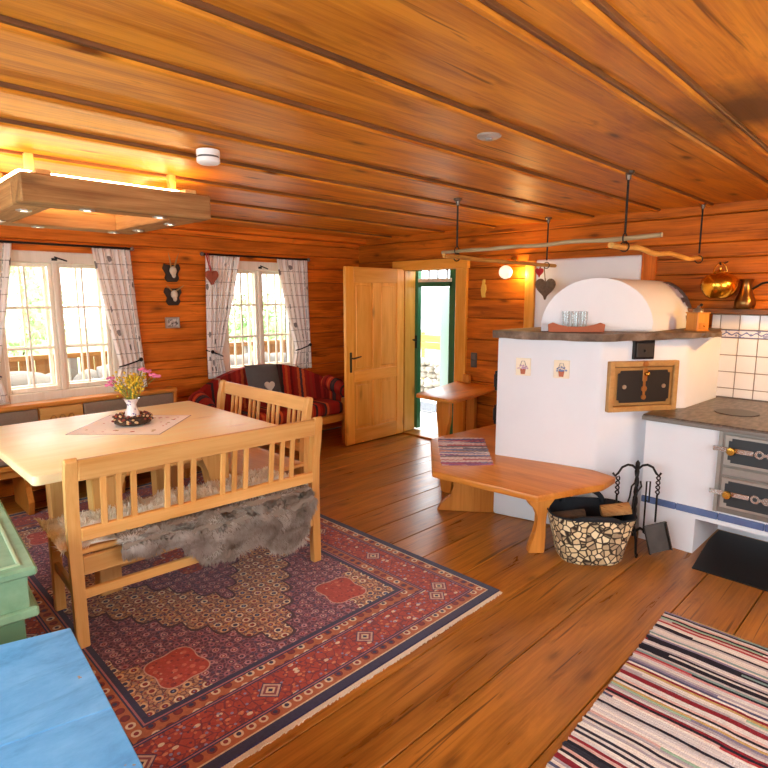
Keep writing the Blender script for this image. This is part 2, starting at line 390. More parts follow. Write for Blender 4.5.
h = MB().box(DX0 + .045, DX0 + .075, DY0 - .008, DY0, .79, 1.0, .003).build('handle_plate', dark_bronze, d1)
MB().tube([(DX0 + .06, DY0 - .006, .94), (DX0 + .06, DY0 - .05, .94), (DX0 + .09, DY0 - .055, .945), (DX0 + .16, DY0 - .055, .955)], [.009, .009, .009, .006], 8).build('lever', dark_bronze, h, smooth=50)
# green outer door frame, transom and pale green leaf
green = plain('green_paint', '#2f6b45', .5, 0, .08); pgreen = plain('pale_green_paint', '#5f9c82', .5, 0, .05)
d2 = thing('door_2', (5.0, 4.2, 0), 'dark green outer door frame with a barred transom light', None, kind='structure')
MB().box(4.955, 5.02, 4.42, 4.49, .03, 1.87, .004).build('frame_post', green, d2)
MB().box(4.955, 5.02, 3.69, 3.965, .03, 1.87, .004).build('frame_post', green, d2)
MB().box(4.955, 5.02, 3.93, 4.42, 1.685, 1.735, .004).build('frame_head', green, d2)
MB().box(4.95, 5.02, 3.93, 4.42, 1.735, 1.775, .004).build('transom_bar', wood('whitewood', 'y'), d2)
for k in range(3): y = 4.02 + k * .13; MB().box(4.975, 4.99, y - .008, y + .008, 1.775, 1.87).build('glazing_bar', iron, d2)
MB().box(4.98, 4.984, 3.93, 4.42, 1.775, 1.87).build('pane', window_glass, d2)
lf = MX((5.03, 3.985, .03), (math.cos(math.radians(49)), math.sin(math.radians(49)), 0), (0, 0, 1))
leaf = MB().box(0, .62, 0, 1.65, -.02, .02, .004, lf).build('door_leaf', pgreen, d2)
MB().tube([lf @ Vector((.55, .9, .02)), lf @ Vector((.55, .9, .06)), lf @ Vector((.47, .9, .06))], .009, 8).build('door_handle', steel, leaf)
m = MB(); m.box(4.945, 4.955, 4.43, 4.46, .98, 1.13); m.tube([(4.95, 4.44, 1.08), (4.90, 4.44, 1.08), (4.895, 4.38, 1.07)], .008, 6); m.build('door_handle', iron, d2)
# light switch, wall post and white plaster panel beside and above the stove
tr2 = MB().box(XW - .035, XW + .01, 2.785, 2.885, 0, 1.90, .006).build('trim_2', dz, label='upright honey pine post left of the white chimney plaster', kind='structure')
MB().box(XW - .02, XW + .03, 1.84, 2.785, 0, 1.905, .012).build('wall_plaster', plaster, label='white plastered chimney breast panel above the stove slab', kind='structure')
tr3 = MB().box(XW - .022, XW + .01, 1.73, 1.84, 1.2, 1.93, .006).build('trim_3', wood('log', 'z'), label='upright brown board right of the white chimney plaster', kind='structure')

# ---------------------------------------------------------------- tiled splashback (part of the stove wall's setting)
tile_m = plain('white_glazed_tile', '#e9e2dc', .18, 0, .04, 3, .5); grout = plain('grout', '#8d7c70', .9)
tb = MB().box(XW - .012, XW + .02, .26, 1.30, .78, 1.45).build('wall_tiles', grout, label='white tiled splashback with a blue patterned border above the cooker', kind='structure')
P_ = .1235; cols = [1.242 - P_ * k for k in range(-1, 8)]
n = NT('blue_border_tile'); v = n.coord(); s_ = n.sep(v)
wv = n.math('SINE', n.math('MULTIPLY', s_[1], 2 * PI / .062)); dd = n.math('ABSOLUTE', n.math('SUBTRACT', s_[2], n.math('MULTIPLY_ADD', wv, .008, 1.309)))
ln = n.math('LESS_THAN', dd, .0045); fv = n.voro(n.scale(v, (30, 30, 30)), 1.0); dots = n.math('LESS_THAN', fv, .32)
ed = n.math('GREATER_THAN', n.math('ABSOLUTE', n.math('SUBTRACT', s_[2], 1.309)), .0225)
border_tile = n.done(n.mix(n.math('MAXIMUM', n.math('MAXIMUM', ln, ed), n.math('MULTIPLY', dots, .75)), hx('#ddd6d6'), hx('#65699a')), .2)
rows = [(.842, .909), (.909, 1.030), (1.030, 1.153), (1.153, 1.279), (1.338, 1.447)]
shared = {}
for (y1, y0) in zip(cols, cols[1:]):
    for r, (z0, z1) in enumerate(rows):
        if y1 > 1.31: y1 = 1.30
        MB().box(XW - .019, XW - .01, y0 + .003, y1 - .003, z0 + .003, z1 - .003, .002).build('tile', tile_m, tb)
    MB().box(XW - .019, XW - .01, y0 + .0015, y1 - .0015, 1.281, 1.336, .002).build('border_tile', border_tile, tb)
sh = MB().box(XW - .10, XW + .01, .26, 1.50, 1.452, 1.492, .006).build('wall_shelf', wood('darkoak', 'y'), label='narrow brown wooden shelf along the top of the white tiles', cat='shelf', base=(XW - .05, .88, 1.452))

# ================================================================== MASONRY STOVE
stove = thing('masonry_stove', (4.1, 1.8, 0), 'white plastered masonry stove with stone slab and vaulted oven top', 'stove')
SA, SB, SCc = (3.385, 2.275), (3.55, 1.60), (4.085, 1.245)
body = [SA, SB, SCc, (4.745, 1.225), (4.745, 2.26)]
MB().prism(body, 0, 1.305, .025, None, 2).build('body', plaster, stove, smooth=40)
n = NT('stone_slab'); v = n.coord(); f = n.noise(v, 9, 5, .65, .4)
n.bump(n.noise(v, 30, 4), .5, .008); slab_m = n.done(n.ramp(f, [(.3, hx('#4a3828')), (.55, hx('#77604c')), (.75, hx('#9c8470'))]), .6)
slab = [(3.34, 2.285), (3.50, 1.565), (4.06, 1.18), (4.195, 1.09), (4.74, 1.24), (4.74, 2.285)]
# stone slab: thinner towards the cooker end, hewn edge
m = MB(); K = 8; top = []; bot = []
ring = []
for a, b in zip(slab, slab[1:] + slab[:1]):
    for k in range(K): ring.append((a[0] + (b[0] - a[0]) * k / K, a[1] + (b[1] - a[1]) * k / K))
for i, (x, y) in enumerate(ring):
    th = .052 - .024 * max(0, min(1, (x - 3.5) / .7)); j = .006
    top.append(m.bm.verts.new((x + random.uniform(-j, j), y + random.uniform(-j, j), 1.345 + random.uniform(-.002, .002))))
    bot.append(m.bm.verts.new((x + random.uniform(-j, j) + .004, y + random.uniform(-j, j), 1.345 - th + random.uniform(-.003, .003))))
m.bm.faces.new(top); m.bm.faces.new(bot[::-1])
for i in range(len(ring)): q = (i + 1) % len(ring); m.bm.faces.new([bot[i], bot[q], top[q], top[i]])
m.build('slab', slab_m, stove)
# vaulted oven top: oblique front, axis towards the wall
FL_, FR_ = Vector((3.46, 1.985, 1.347)), Vector((3.95, 1.43, 1.347)); mid = (FL_ + FR_) / 2; hw = (FR_ - FL_) / 2
prof = []; NN = 22
for k in range(NN + 1):
    a = PI * k / NN; prof.append(mid - hw * math.cos(a) + Vector((0, 0, .352 * math.sin(a) ** .92)))
m = MB(); F = [m.bm.verts.new(p) for p in prof]; Bk = [m.bm.verts.new((4.728, p.y, p.z)) for p in prof]
m.bm.faces.new(F); m.bm.faces.new(Bk[::-1])
for k in range(NN): m.bm.faces.new([F[k], F[k + 1], Bk[k + 1], Bk[k]])
m.bm.faces.new([F[0], Bk[0], Bk[-1], F[-1]])
es = [e for e in m.bm.edges if all(v in F for v in e.verts)]
bmesh.ops.bevel(m.bm, geom=es, offset=.012, segments=2, affect='EDGES')
m.build('oven_vault', plaster, stove, smooth=40)
# rough unplastered rim where the vault meets the wall
m = MB(); NN2 = 11
for k in range(NN2):
    a = PI * (.60 + .36 * (k + .5) / NN2); p = mid - hw * math.cos(a) + Vector((0, 0, .352 * math.sin(a) ** .92))
    L = random.uniform(.05, .16); m.box(-L, .005, -.02, .02, -.006, .008, .003, MX((4.728, p.y, p.z), (1, 0, 0), (0, -math.sin(PI - a), -math.cos(PI - a))))
m.build('rough_rim', plain('grey_mortar', '#7d746c', .95, 0, .25, 30), stove)
# oven door in a wooden frame, set in the diagonal face
bd = (Vector((SCc[0], SCc[1], 0)) - Vector((SB[0], SB[1], 0))).normalized(); nb = Vector((-bd.y, bd.x, 0)) * -1.0
if nb.dot(Vector((-1, -1, 0))) < 0: nb = -nb
def onB(t, z, off=0.0): return Vector((SB[0], SB[1], 0)) + bd * t + nb * off + Vector((0, 0, z))
MB_ = MX(onB(0, 0, 0), bd, (0, 0, 1))                # local x along face, y up, z outwards or inwards
zs = 1.0 if (MB_.to_3x3() @ Vector((0, 0, 1))).dot(nb) > 0 else -1.0
def fbox(m, x0, x1, z0, z1, d0, d1, b=0.0): d = sorted((d0 * zs, d1 * zs)); return m.box(x0, x1, z0, z1, d[0], d[1], b, MB_)
def fcyl(m, x, z, r, d0, d1, seg=14): 
    c0 = onB(x, z, d0); c1 = onB(x, z, d1); return m.tube([c0, c1], r, seg)
ox0, ox1, oz0, oz1 = .055, .555, .835, 1.165
of = wood('frame', 'z'); copper = plain('copper_brown', '#b57a3e', .35, .6, .1)
m = MB()
for (a, b, c, d) in ((ox0, ox0 + .035, oz0, oz1), (ox1 - .035, ox1, oz0, oz1), (ox0 + .035, ox1 - .035, oz1 - .035, oz1), (ox0 + .035, ox1 - .035, oz0, oz0 + .035)): fbox(m, a, b, c, d, -.02, .035, .004)
odoor_frame = m.build('oven_door_frame', wood('frame', 'x'), stove)
m = MB(); fbox(m, ox0 + .038, ox1 - .038, oz0 + .038, oz1 - .038, -.02, .022, .004)
odoor = m.build('oven_door', plain('oven_door_wood', '#b98d50', .4, .35, .1), stove)
m = MB(); c = .018; X0, X1, Z0, Z1 = ox0 + .062, ox1 - .062, oz0 + .06, oz1 - .06
pl = [(X0 + c, Z0), (X1 - c, Z0), (X1 - c, Z0 + c), (X1, Z0 + c), (X1, Z1 - c), (X1 - c, Z1 - c), (X1 - c, Z1), (X0 + c, Z1), (X0 + c, Z1 - c), (X0, Z1 - c), (X0, Z0 + c), (X0 + c, Z0 + c)]
z_ = sorted((.022 * zs, .03 * zs)); m.prism(pl, z_[0], z_[1], .002, MB_); m.build('panel', plain('black_panel', '#27211c', .5, .2), odoor)
xc = (ox0 + ox1) / 2; m = MB(); fbox(m, xc - .016, xc + .016, 1.035, 1.12, .03, .04, .003); fcyl(m, xc, 1.145, .02, .03, .04); fcyl(m, xc, .985, .02, .03, .037); fbox(m, xc - .008, xc + .008, .93, 1.05, .03, .036); fcyl(m, xc, .93, .017, .03, .037)
m.build('latch', copper, odoor)
m = MB(); fcyl(m, xc, 1.085, .012, .04, .052); m.ball(onB(xc, 1.085, .058), .016, 2); m.build('knob', brass, odoor, smooth=50)
for xx in (X0 + .045, X1 - .045): m = MB(); fcyl(m, xx, 1.0, .014, .03, .036); m.build('vent_disc', plain('pale_metal', '#cdbba2', .3, .7), odoor)
# black soot door above it
m = MB(); fbox(m, .225, .375, 1.175, 1.30, -.01, .02, .004); v1 = m.build('soot_door', iron, stove)
m = MB(); fbox(m, .24, .36, 1.19, 1.285, .02, .027, .003); fcyl(m, .30, 1.23, .008, .027, .04); m.build('soot_door_leaf', plain('dark_iron', '#3d3834', .5, .5), v1)
# two painted tiles on the long white face
ad = (Vector((*SB, 0)) - Vector((*SA, 0))).normalized(); AM = MX(Vector((*SA, 0)), ad, (0, 0, 1)); na = AM.to_3x3() @ Vector((0, 0, 1)); zA = 1.0 if na.dot(Vector((-1, 0, 0))) > 0 else -1.0
cream = plain('cream_tile', '#eee0c4', .3, 0, .05)
for (t, col, kk) in ((.195, '#c9a0b4', 0), (.455, '#7f8fb8', 1)):
    z_ = sorted((-.005 * zA, .006 * zA)); tl = MB().prism([(t - .052, 1.04), (t + .052, 1.04), (t + .052, 1.16), (t - .052, 1.16)], z_[0], z_[1], .002, AM).build('painted_tile', cream, stove)
    m = MB()
    for _ in range(26):
        a = random.uniform(0, PI); r = random.uniform(0, .038); q = AM @ Vector((t + r * math.cos(a), 1.088 + .8 * r * math.sin(a), .007 * zA)); m.ball(q, random.uniform(.004, .007), 1)
    m.build('flowers', plain('flower_paint_%d' % kk, col, .5), tl)
    z_ = sorted((.006 * zA, .0085 * zA)); MB().prism([(t - .014, 1.05), (t + .014, 1.05), (t + .02, 1.088), (t - .02, 1.088)], z_[0], z_[1], 0, AM).build('flower_pot', plain('pot_paint', '#b5603a', .5), tl)
    m = MB(); m.tube([AM @ Vector((t - .022, 1.10, .008 * zA)), AM @ Vector((t - .01, 1.14, .008 * zA)), AM @ Vector((t + .01, 1.14, .008 * zA)), AM @ Vector((t + .022, 1.10, .008 * zA))], .0018, 5); m.build('basket_handle', plain('dark_paint', '#6e6a70', .6), tl)
# iron straps on the left corner
for z in (.74, .985):
    m = MB(); p = Vector((*SA, 0)); m.box(p.x + .012, p.x + .08, p.y - .004, p.y + .018, z - .07, z + .07, .003); m.box(p.x + .012, p.x + .07, p.y + .016, p.y + .026, z - .045, z + .045, .003)
    for q in (-.05, .05): m.ball((p.x + .03, p.y + .016, z + q), .009, 1)
    m.build('iron_strap', iron, stove)

# ================================================================== COOKER
XF = 3.72
ck = thing('cooker', (4.2, .8, 0), 'white plastered wood-fired cooker with dark hob plate and steel oven doors', 'stove')
CP = [(XF, 1.02), (4.72, 1.02), (4.72, 1.218), (4.078, 1.24), (3.915, 1.35), (XF, 1.35)]
m = MB(); m.box(XF, 4.72, .26, 1.02, .225, .80, .0); m.prism(CP, 0, .80, .0); m.box(4.25, 4.72, .26, 1.02, 0, .225); m.build('body', plaster, ck)
n = NT('hob_plate'); v = n.coord(); hob_m = n.done(n.ramp(n.noise(n.scale(v, (2, 6, 2)), 6, 4), [(.35, hx('#544a42')), (.7, hx('#85786c'))]), .38, .55)
MB().prism([(XF - .03, .24), (4.722, .24), (4.722, 1.218), (4.08, 1.238), (3.89, 1.365), (XF - .03, 1.365)], .80, .838, .005).build('hob_plate', hob_m, ck)
m = MB(); m.box(XF - .042, XF - .026, .24, 1.365, .803, .829, .003); m.build('plate_rim', plain('worn_steel', '#8a7f76', .35, .8, .15), ck)
for (a, b) in ((.42, .92),):
    for yy in (.55, .95):
        m = MB(); m.lathe([(.0, .839), (.125, .839), (.125, .842), (.118, .8425), (.0, .8425)], (4.15, yy, 0), 28); m.build('cooking_ring', plain('ring_iron', '#463f39', .4, .6), ck)
bl = plain('blue_glazed_tile', '#5a6f9c', .22, 0, .12, 12)
ysb = [1.345, 1.134, .898, .658, .42, .26]
for a, b in zip(ysb, ysb[1:]): MB().box(XF - .014, XF + .01, b + .0015, a - .0015, .257, .298, .003).build('blue_tile', bl, ck)
# steel fittings with two oven doors
fr = MB(); Y1 = .925
fr.box(XF - .012, XF + .01, .30, Y1, .31, .80, .003).build('steel_surround', plain('grey_steel', '#8f8880', .4, .8, .12), ck)
MB().box(XF - .022, XF, Y1 - .022, Y1, .31, .80, .002).build('edge_strip', steel, ck)
blackp = plain('oven_black', '#34373a', .45, .3)
for (z0, z1, hz) in ((.605, .785, .70), (.345, .53, .44)):
    d = MB().box(XF - .028, XF - .01, .33, Y1 - .035, z0, z1, .003).build('oven_door', plain('door_steel', '#b3aca2', .35, .8, .1), ck)
    m = MB(); c = .016; A0, A1, B0, B1 = .355, Y1 - .056, z0 + .018, z1 - .018
    pl = [(A0 + c, B0), (A1 - c, B0), (A1 - c, B0 + c), (A1, B0 + c), (A1, B1 - c), (A1 - c, B1 - c), (A1 - c, B1), (A0 + c, B1), (A0 + c, B1 - c), (A0, B1 - c), (A0, B0 + c), (A0 + c, B0 + c)]
    m.prism(pl, .028, .034, .0, MX((XF, 0, 0), (0, 1, 0), (0, 0, 1)) @ Matrix.Scale(-1, 4, (0, 0, 1)))
    pn = m.build('panel', blackp, d)
    m = MB(); m.box(XF - .05, XF - .038, .74, Y1 + .02, hz - .014, hz + .014, .002); m.tube([(XF - .05, .71, hz), (XF - .038, .71, hz)], .024, 16); m.tube([(XF - .05, .655, hz), (XF - .038, .655, hz)], .022, 16); m.box(XF - .048, XF - .04, .50, .70, hz - .008, hz + .008)
    for yk in (.60, .54): m.tube([(XF - .05, yk, hz), (XF - .038, yk, hz)], .02, 16)
    m.build('latch_bar', plain('bright_steel', '#d3d0cb', .25, .9, .05), d, smooth=40)
    m = MB(); m.tube([(XF - .052, .71, hz), (XF - .036, .71, hz)], .012, 12); m.build('latch_eye', blackp, d)
    m = MB(); m.lathe([(.0, 0), (.010, 0), (.012, .012), (.024, .02), (.026, .03), (.02, .04), (0, .043)], (XF - .048, .845, hz), 16, Matrix.Rotation(-PI / 2, 4, 'Y')); m.build('knob', brass, d, smooth=50)
MB().box(XF - .026, XF - .01, .33, Y1 - .035, .545, .592, .003).build('drawer_strip', steel, ck)

# black sheet in front of the fire opening
fp = MB().prism([(3.50, .30), (3.50, .955), (4.0, 1.005), (4.22, 1.005), (4.22, .30)], .001, .007, .001).build('hearth_plate', plain('black_sheet', '#201e1d', .5, .3), label='black sheet metal hearth plate on the floor before the cooker', cat='plate', base=(3.8, .6, 0))

# ================================================================== STOVE BENCH
hn = wood('honey', 'y')
sb = thing('stove_bench', (3.2, 2.2, 0), 'honey coloured wooden bench wrapping around the white stove', 'bench')
seat = [(2.765, 2.33), (2.835, 1.60), (3.30, 1.42), (3.50, 1.43), (3.545, 1.60), (3.40, 2.275), (4.70, 2.275), (4.70, 2.80), (3.52, 2.885), (3.40, 2.885)]
MB().prism(seat, .405, .45, .012, None, 2).build('seat', hn, sb, smooth=40)
def shaped(pts, th, o, ax, name, mat, par):
    m = MB(); m.prism(pts, -th / 2, th / 2, .006, MX(o, ax, (0, 0, 1))); return m.build(name, mat, par, smooth=40)
hz_ = wood('honey', 'z')
# corner support board
shaped([(0, 0), (.42, 0), (.39, .06), (.32, .11), (.29, .18), (.31, .25), (.33, .30), (.40, .34), (.43, .405), (0, .405)], .045, (3.425, 2.285, 0), (-.25 * 1, .33, 0), 'support', hz_, sb)
# curved leg at the free end
lg = [(0, 0), (.12, 0), (.105, .05), (.07, .12), (.06, .20), (.085, .27), (.125, .32), (.15, .405), (-.06, .405), (-.05, .34), (-.015, .28), (-.01, .2), (-.02, .12), (-.04, .06)]
shaped([(-.055, 0), (.045, 0), (.05, .05), (.042, .12), (.05, .2), (.045, .26), (.06, .31), (.11, .36), (.12, .405), (-.085, .405), (-.085, .36), (-.06, .315), (-.02, .29), (.0, .24), (-.002, .18), (-.02, .12), (-.05, .05)], .06, (3.055, 1.72, 0), (.74, -.67, 0), 'leg', hz_, sb)
shaped([(-.05, 0), (.05, 0), (.08, .2), (.09, .405), (-.09, .405), (-.08, .2)], .05, (3.52, 2.80, 0), (.0, 1, 0), 'leg', hz_, sb)
shaped([(-.2, 0), (.2, 0), (.2, .405), (-.2, .405)], .04, (4.5, 2.54, 0), (0, 1, 0), 'support', hz_, sb)
# woven rag mat on the bench
def stripe_mat(name, cols, axis, scale, wob=.02):
    n = NT(name); v = n.coord(); s_ = n.sep(v); i = 'xyz'.index(axis)
    w = n.noise(n.scale(v, (6, 6, 1)), 1.0, 3); u = n.math('ADD', s_[i], n.math('MULTIPLY', n.math('SUBTRACT', w, .5), wob))
    cell = n.math('FLOOR', n.math('MULTIPLY', u, scale))
    seg = n.math('FLOOR', n.math('MULTIPLY', n.math('ADD', s_[1 - i], n.math('MULTIPLY', cell, .377)), .5))
    wn = n.node('ShaderNodeTexWhiteNoise', noise_dimensions='2D'); n.L(n.comb(cell, seg), wn.inputs['Vector'])
    k = len(cols); col = n.ramp(wn.outputs[0], [(j / k, hx(c)) for j, c in enumerate(cols)], 'CONSTANT')
    fine = n.noise(n.scale(v, (60, 60, 60)), 3, 3); col = n.mix(.25, col, n.ramp(fine, [(.35, hx('#8d8488')), (.7, (1, 1, 1, 1))]), 'MULTIPLY')
    wv = n.math('SINE', n.math('MULTIPLY', s_[1 - i], 900.0)); n.bump(wv, .4, .002)
    return n.done(col, .95, 0, .1)
rag1 = stripe_mat('rag_small', ['#f2ecea', '#e8dcd8', '#e3dbdc', '#c48a92', '#8f9ac0', '#efe8e6', '#a67ba0', '#d6b0a8', '#6672a4', '#e6d4ca', '#c26a72', '#8a8a94'], 'x', 55, .03)
mt = MX((2.86, 2.31, .452), (.62, .58, 0), (-.58, .62, 0))   # local x runs along the diagonal
Q = [Vector((2.90, 2.36, 0)), Vector((3.16, 2.12, 0)), Vector((3.72, 2.60, 0)), Vector((3.46, 2.86, 0))]
def matf(u, v):
    p = (Q[0] * (1 - u) + Q[1] * u) * (1 - v) + (Q[3] * (1 - u) + Q[2] * u) * v
    p.z = .4515 + .004 + .003 * math.sin(v * 110) + .002 * math.sin(u * 60); p.x += .006 * math.sin(v * 47 + u * 9); return p
# rag strips run across the view, so the mat is built in its own rotated frame
o = MB().grid(lambda u, v: mt.inverted() @ matf(u, v), 24, 70, .006).build('seat_mat', rag1, label='small multicoloured woven rag mat on the stove bench', cat='mat', local=True)
o.matrix_world = mt

# small raised table beside the doorway
st = thing('side_table', (4.25, 3.3, 0), 'small honey coloured table with a shaped board leg beside the doorway', 'table')
tt = [(3.82, 3.42), (3.86, 3.45), (4.72, 3.66), (4.72, 3.13), (3.86, 2.985), (3.80, 3.03)]
MB().prism(tt, .665, .70, .01, None, 2).build('table_top', wood('honey', 'x'), st, smooth=40)
shaped([(-.075, 0), (.075, 0), (.07, .08), (.05, .18), (.045, .30), (.055, .37), (.085, .45), (.095, .52), (.09, .665), (-.09, .665), (-.095, .52), (-.085, .45), (-.055, .37), (-.045, .30), (-.05, .18), (-.07, .08)], .04, (3.98, 3.22, 0), (.2, 1, 0), 'leg', hz_, st)
MB().bar((3.96, 3.25, .645), (4.70, 3.45, .645), .05, .04, .004).build('rail', wood('honey', 'x'), st)
MB().box(4.66, 4.71, 3.38, 3.48, .0, .665, .005).build('back_leg', hz_, st)
MB().box(4.66, 4.715, 3.46, 3.54, .702, .79, .01).build('end_block', hz_, st)

# ================================================================== LOG BASKET AND FIRE TOOLS
n = NT('log_print'); v = n.coord()
e_ = n.voro(n.scale(v, (27, 27, 27)), 1.0, .95, 'DISTANCE_TO_EDGE'); cc = n.sep(n.voro(n.scale(v, (27, 27, 27)), 1.0, .95, 'F1', 'Color'))[0]; rr_ = n.noise(v, 60, 3)
col = n.ramp(n.math('ADD', n.math('MULTIPLY', cc, .8), n.math('MULTIPLY', rr_, .25)), [(.1, hx('#8c7a66')), (.35, hx('#cbb48c')), (.6, hx('#e6d3a4')), (.95, hx('#f0e2bd'))])
col = n.mix(n.ramp(e_, [(.05, (1, 1, 1, 1)), (.14, (0, 0, 0, 1))]), col, hx('#33271c')); logprint = n.done(col, .7, 0, .3)
felt = plain('black_felt', '#2b2c30', .9, 0, .15, 40, .1)
bk = thing('log_basket', (3.245, 1.475, 0), 'soft firewood basket printed with split log ends under the bench', 'basket')
def bring(z, s, m=36):
    out = []
    for k in range(m):
        a = 2 * PI * k / m; c, d = math.cos(a), math.sin(a); ex = 2 / 3.2
        out.append((s * math.copysign(abs(c) ** ex, c), s * math.copysign(abs(d) ** ex, d), z))
    return out
def bpt(p, kx, ky):   # long side runs across the view
    a = math.radians(-50); x, y = p[0] * kx, p[1] * ky
    return Vector((3.245 + x * math.cos(a) - y * math.sin(a), 1.475 + x * math.sin(a) + y * math.cos(a), p[2] * 1.02))
m = MB(); rows_ = []
for (z, kx, ky) in ((.0, .175, .15), (.02, .19, .165), (.12, .212, .18), (.24, .243, .195), (.285, .256, .2)): rows_.append([m.bm.verts.new(bpt(p, kx, ky)) for p in bring(z, 1)])
for A, B in zip(rows_, rows_[1:]):
    for k in range(36): m.bm.faces.new([A[k], A[(k + 1) % 36], B[(k + 1) % 36], B[k]])
m.bm.faces.new(rows_[0][::-1]); m.build('basket_body', logprint, bk, smooth=40)
m = MB(); rows_ = []
for (z, kx, ky) in ((.283, .258, .202), (.293, .255, .199), (.28, .243, .188), (.12, .20, .168), (.03, .17, .145)): rows_.append([m.bm.verts.new(bpt(p, kx, ky)) for p in bring(z, 1)])
for A, B in zip(rows_, rows_[1:]):
    for k in range(36): m.bm.faces.new([A[k], A[(k + 1) % 36], B[(k + 1) % 36], B[k]])
m.bm.faces.new(rows_[-1]); m.build('lining', felt, bk, smooth=40)
for (sx, lean) in ((-1, -.10), (1, .02)):
    def hp(t, w): 
        a = PI * t; return bpt((math.cos(a) * .55, (sx * .98 + lean * math.sin(a)), .27 + (.085 if sx > 0 else .03) * math.sin(a) + w), .23, .178)
    m = MB()
    m.tube([hp(t / 14, 0) for t in range(15)], .016, 6); m.build('handle', felt, bk, smooth=50)
for k, (x, y, r, L, lab) in enumerate(((3.36, 1.36, .052, .17, 'split firewood log sticking out of the printed basket'), (3.15, 1.56, .042, .2, 'grey firewood log lying deeper in the printed basket'))):
    a = Vector((x, y, .24 + .03 * (1 - k))); d = Vector((.5, -.75, .18)).normalized(); M = MX(a - d * L / 2, d.cross(Vector((0, 0, 1))), d.cross(Vector((0, 0, 1))).cross(d))
    pts = [(r * (1 + .15 * math.sin(q * 2.3)) * math.cos(q), r * (1 + .15 * math.cos(q * 3.1)) * math.sin(q)) for q in [i * PI / 6 for i in range(8)]]
    MB().prism(pts, 0, -L, .003, M).build('firewood_log', wood('bark', 'y') if k else wood('beam', 'y'), label=lab, cat='log', base=tuple(a))

TX, TY = 3.52, 1.31
ft = thing('fire_tool_stand', (TX, TY, 0), 'black wrought iron fireside stand with twin scrolled arms', 'stand')
m = MB()
for a in (-2.6, -.5, 1.55):
    d = Vector((math.cos(a), math.sin(a), 0)); m.tube([Vector((TX, TY, .10)), Vector((TX, TY, .12)) + d * .05, Vector((TX, TY, .09)) + d * .10, Vector((TX, TY, .025)) + d * .12, Vector((TX, TY, .012)) + d * .145, Vector((TX, TY, .03)) + d * .16], .008, 6)
m.build('feet', iron, ft, smooth=50)
P0 = [Vector((TX + .006 * math.cos(k * 1.1), TY + .006 * math.sin(k * 1.1), .08 + k * .02)) for k in range(21)]
MB().tube(P0, .010, 6).tube([p + Vector((.012 * math.cos(i * 1.1 + PI), .012 * math.sin(i * 1.1 + PI), 0)) for i, p in enumerate(P0)], .008, 6).ball((TX, TY, .50), .016, 1, (1, 1, 1.8)).build('pole', iron, ft, smooth=50)
SD = Vector((.70, -.71, 0))      # arms spread across the view
for s_ in (-1, 1):
    MB().tube([Vector((TX, TY, .47)), Vector((TX, TY, .495)) + SD * s_ * .03, Vector((TX, TY, .50)) + SD * s_ * .06, Vector((TX, TY, .485)) + SD * s_ * .095, Vector((TX, TY, .45)) + SD * s_ * .118, Vector((TX, TY, .435)) + SD * s_ * .135, Vector((TX, TY, .452)) + SD * s_ * .15], .007, 6).build('arm', iron, ft, smooth=50)
def twist(c, z0, z1, r, nm, par):
    m = MB()
    for ph in (0, PI): m.tube([Vector(c) + Vector((r * math.cos(k * .9 + ph), r * math.sin(k * .9 + ph), z0 + (z1 - z0) * k / 14)) for k in range(15)], .0045, 5)
    m.build(nm, iron, par, smooth=50)
def tool(name, lab, c, low):
    t = thing(name, (c[0], c[1], low), lab, 'fire tool', 'wrought iron fireside tools')
    twist(c, .33, .44, .011, 'handle', t); return t
cL = Vector((TX, TY, 0)) - SD * .125 + Vector((-.012, -.012, 0)); cR = Vector((TX, TY, 0)) + SD * .125 + Vector((-.012, -.012, 0)); cM = Vector((TX, TY, 0)) + Vector((-.05, -.03, 0))
t = tool('fire_brush', 'black hearth brush hanging on the left of the iron stand', cL, .03)
MB().tube([cL + Vector((0, 0, .33)), cL + Vector((.0, .0, .14))], .006, 6).build('rod', iron, t)
m = MB(); m.lathe([(.012, .15), (.034, .13), (.040, .03), (.03, .025), (0, .03)], cL, 14, None, 1.1, .7); m.build('bristles', plain('black_bristle', '#221d1a', .95), t, smooth=50)
t = tool('ash_shovel', 'iron ash shovel hanging on the right of the iron stand', cR, .02)
MB().tube([cR + Vector((0, 0, .33)), cR + Vector((.0, .0, .17))], .006, 6).build('rod', iron, t)
M = MX(cR + Vector((-.045, -.01, .175)), SD + Vector((0, 0, .22)), Vector((.05, .33, 1)))
m = MB(); m.box(-.068, .068, -.16, 0, -.004, .0, .002, M); m.box(-.068, -.063, -.16, 0, 0, .024, 0, M); m.box(.063, .068, -.16, 0, 0, .024, 0, M); m.box(-.068, .068, -.004, 0, 0, .03, 0, M); m.build('blade', plain('shovel_iron', '#4c4743', .5, .6, .3), t)
t = thing('fire_tongs', (cM.x, cM.y, .1), 'iron fire tongs leaning at the centre of the iron stand', 'fire tool', 'wrought iron fireside tools')
for s_ in (-1, 1): MB().tube([cM + SD * s_ * .012 + Vector((0, 0, .43)), cM + SD * (s_ * .03 - .01) + Vector((0, 0, .40)), cM + SD * (s_ * .012 - .035) + Vector((0, 0, .34)), cM + SD * (s_ * .03 - .06) + Vector((0, 0, .20)), cM + SD * (s_ * .012 - .09) + Vector((0, 0, .105))], .0055, 6).build('tong_arm', iron, t, smooth=50)
cP = Vector((TX, TY, 0)) + SD * .05 + Vector((-.02, -.02, 0))
t = thing('fire_poker', (cP.x, cP.y, .1), 'iron poker with a looped handle right of the stand pole', 'fire tool', 'wrought iron fireside tools')
MB().tube([cP + Vector((0, 0, .31)), cP + SD * .022 + Vector((0, 0, .30)), cP + SD * .022 + Vector((0, 0, .42)), cP + Vector((0, 0, .42)), cP + Vector((0, 0, .12)), cP + SD * .03 + Vector((0, 0, .10))], .0055, 6).build('shaft', iron, t, smooth=50)

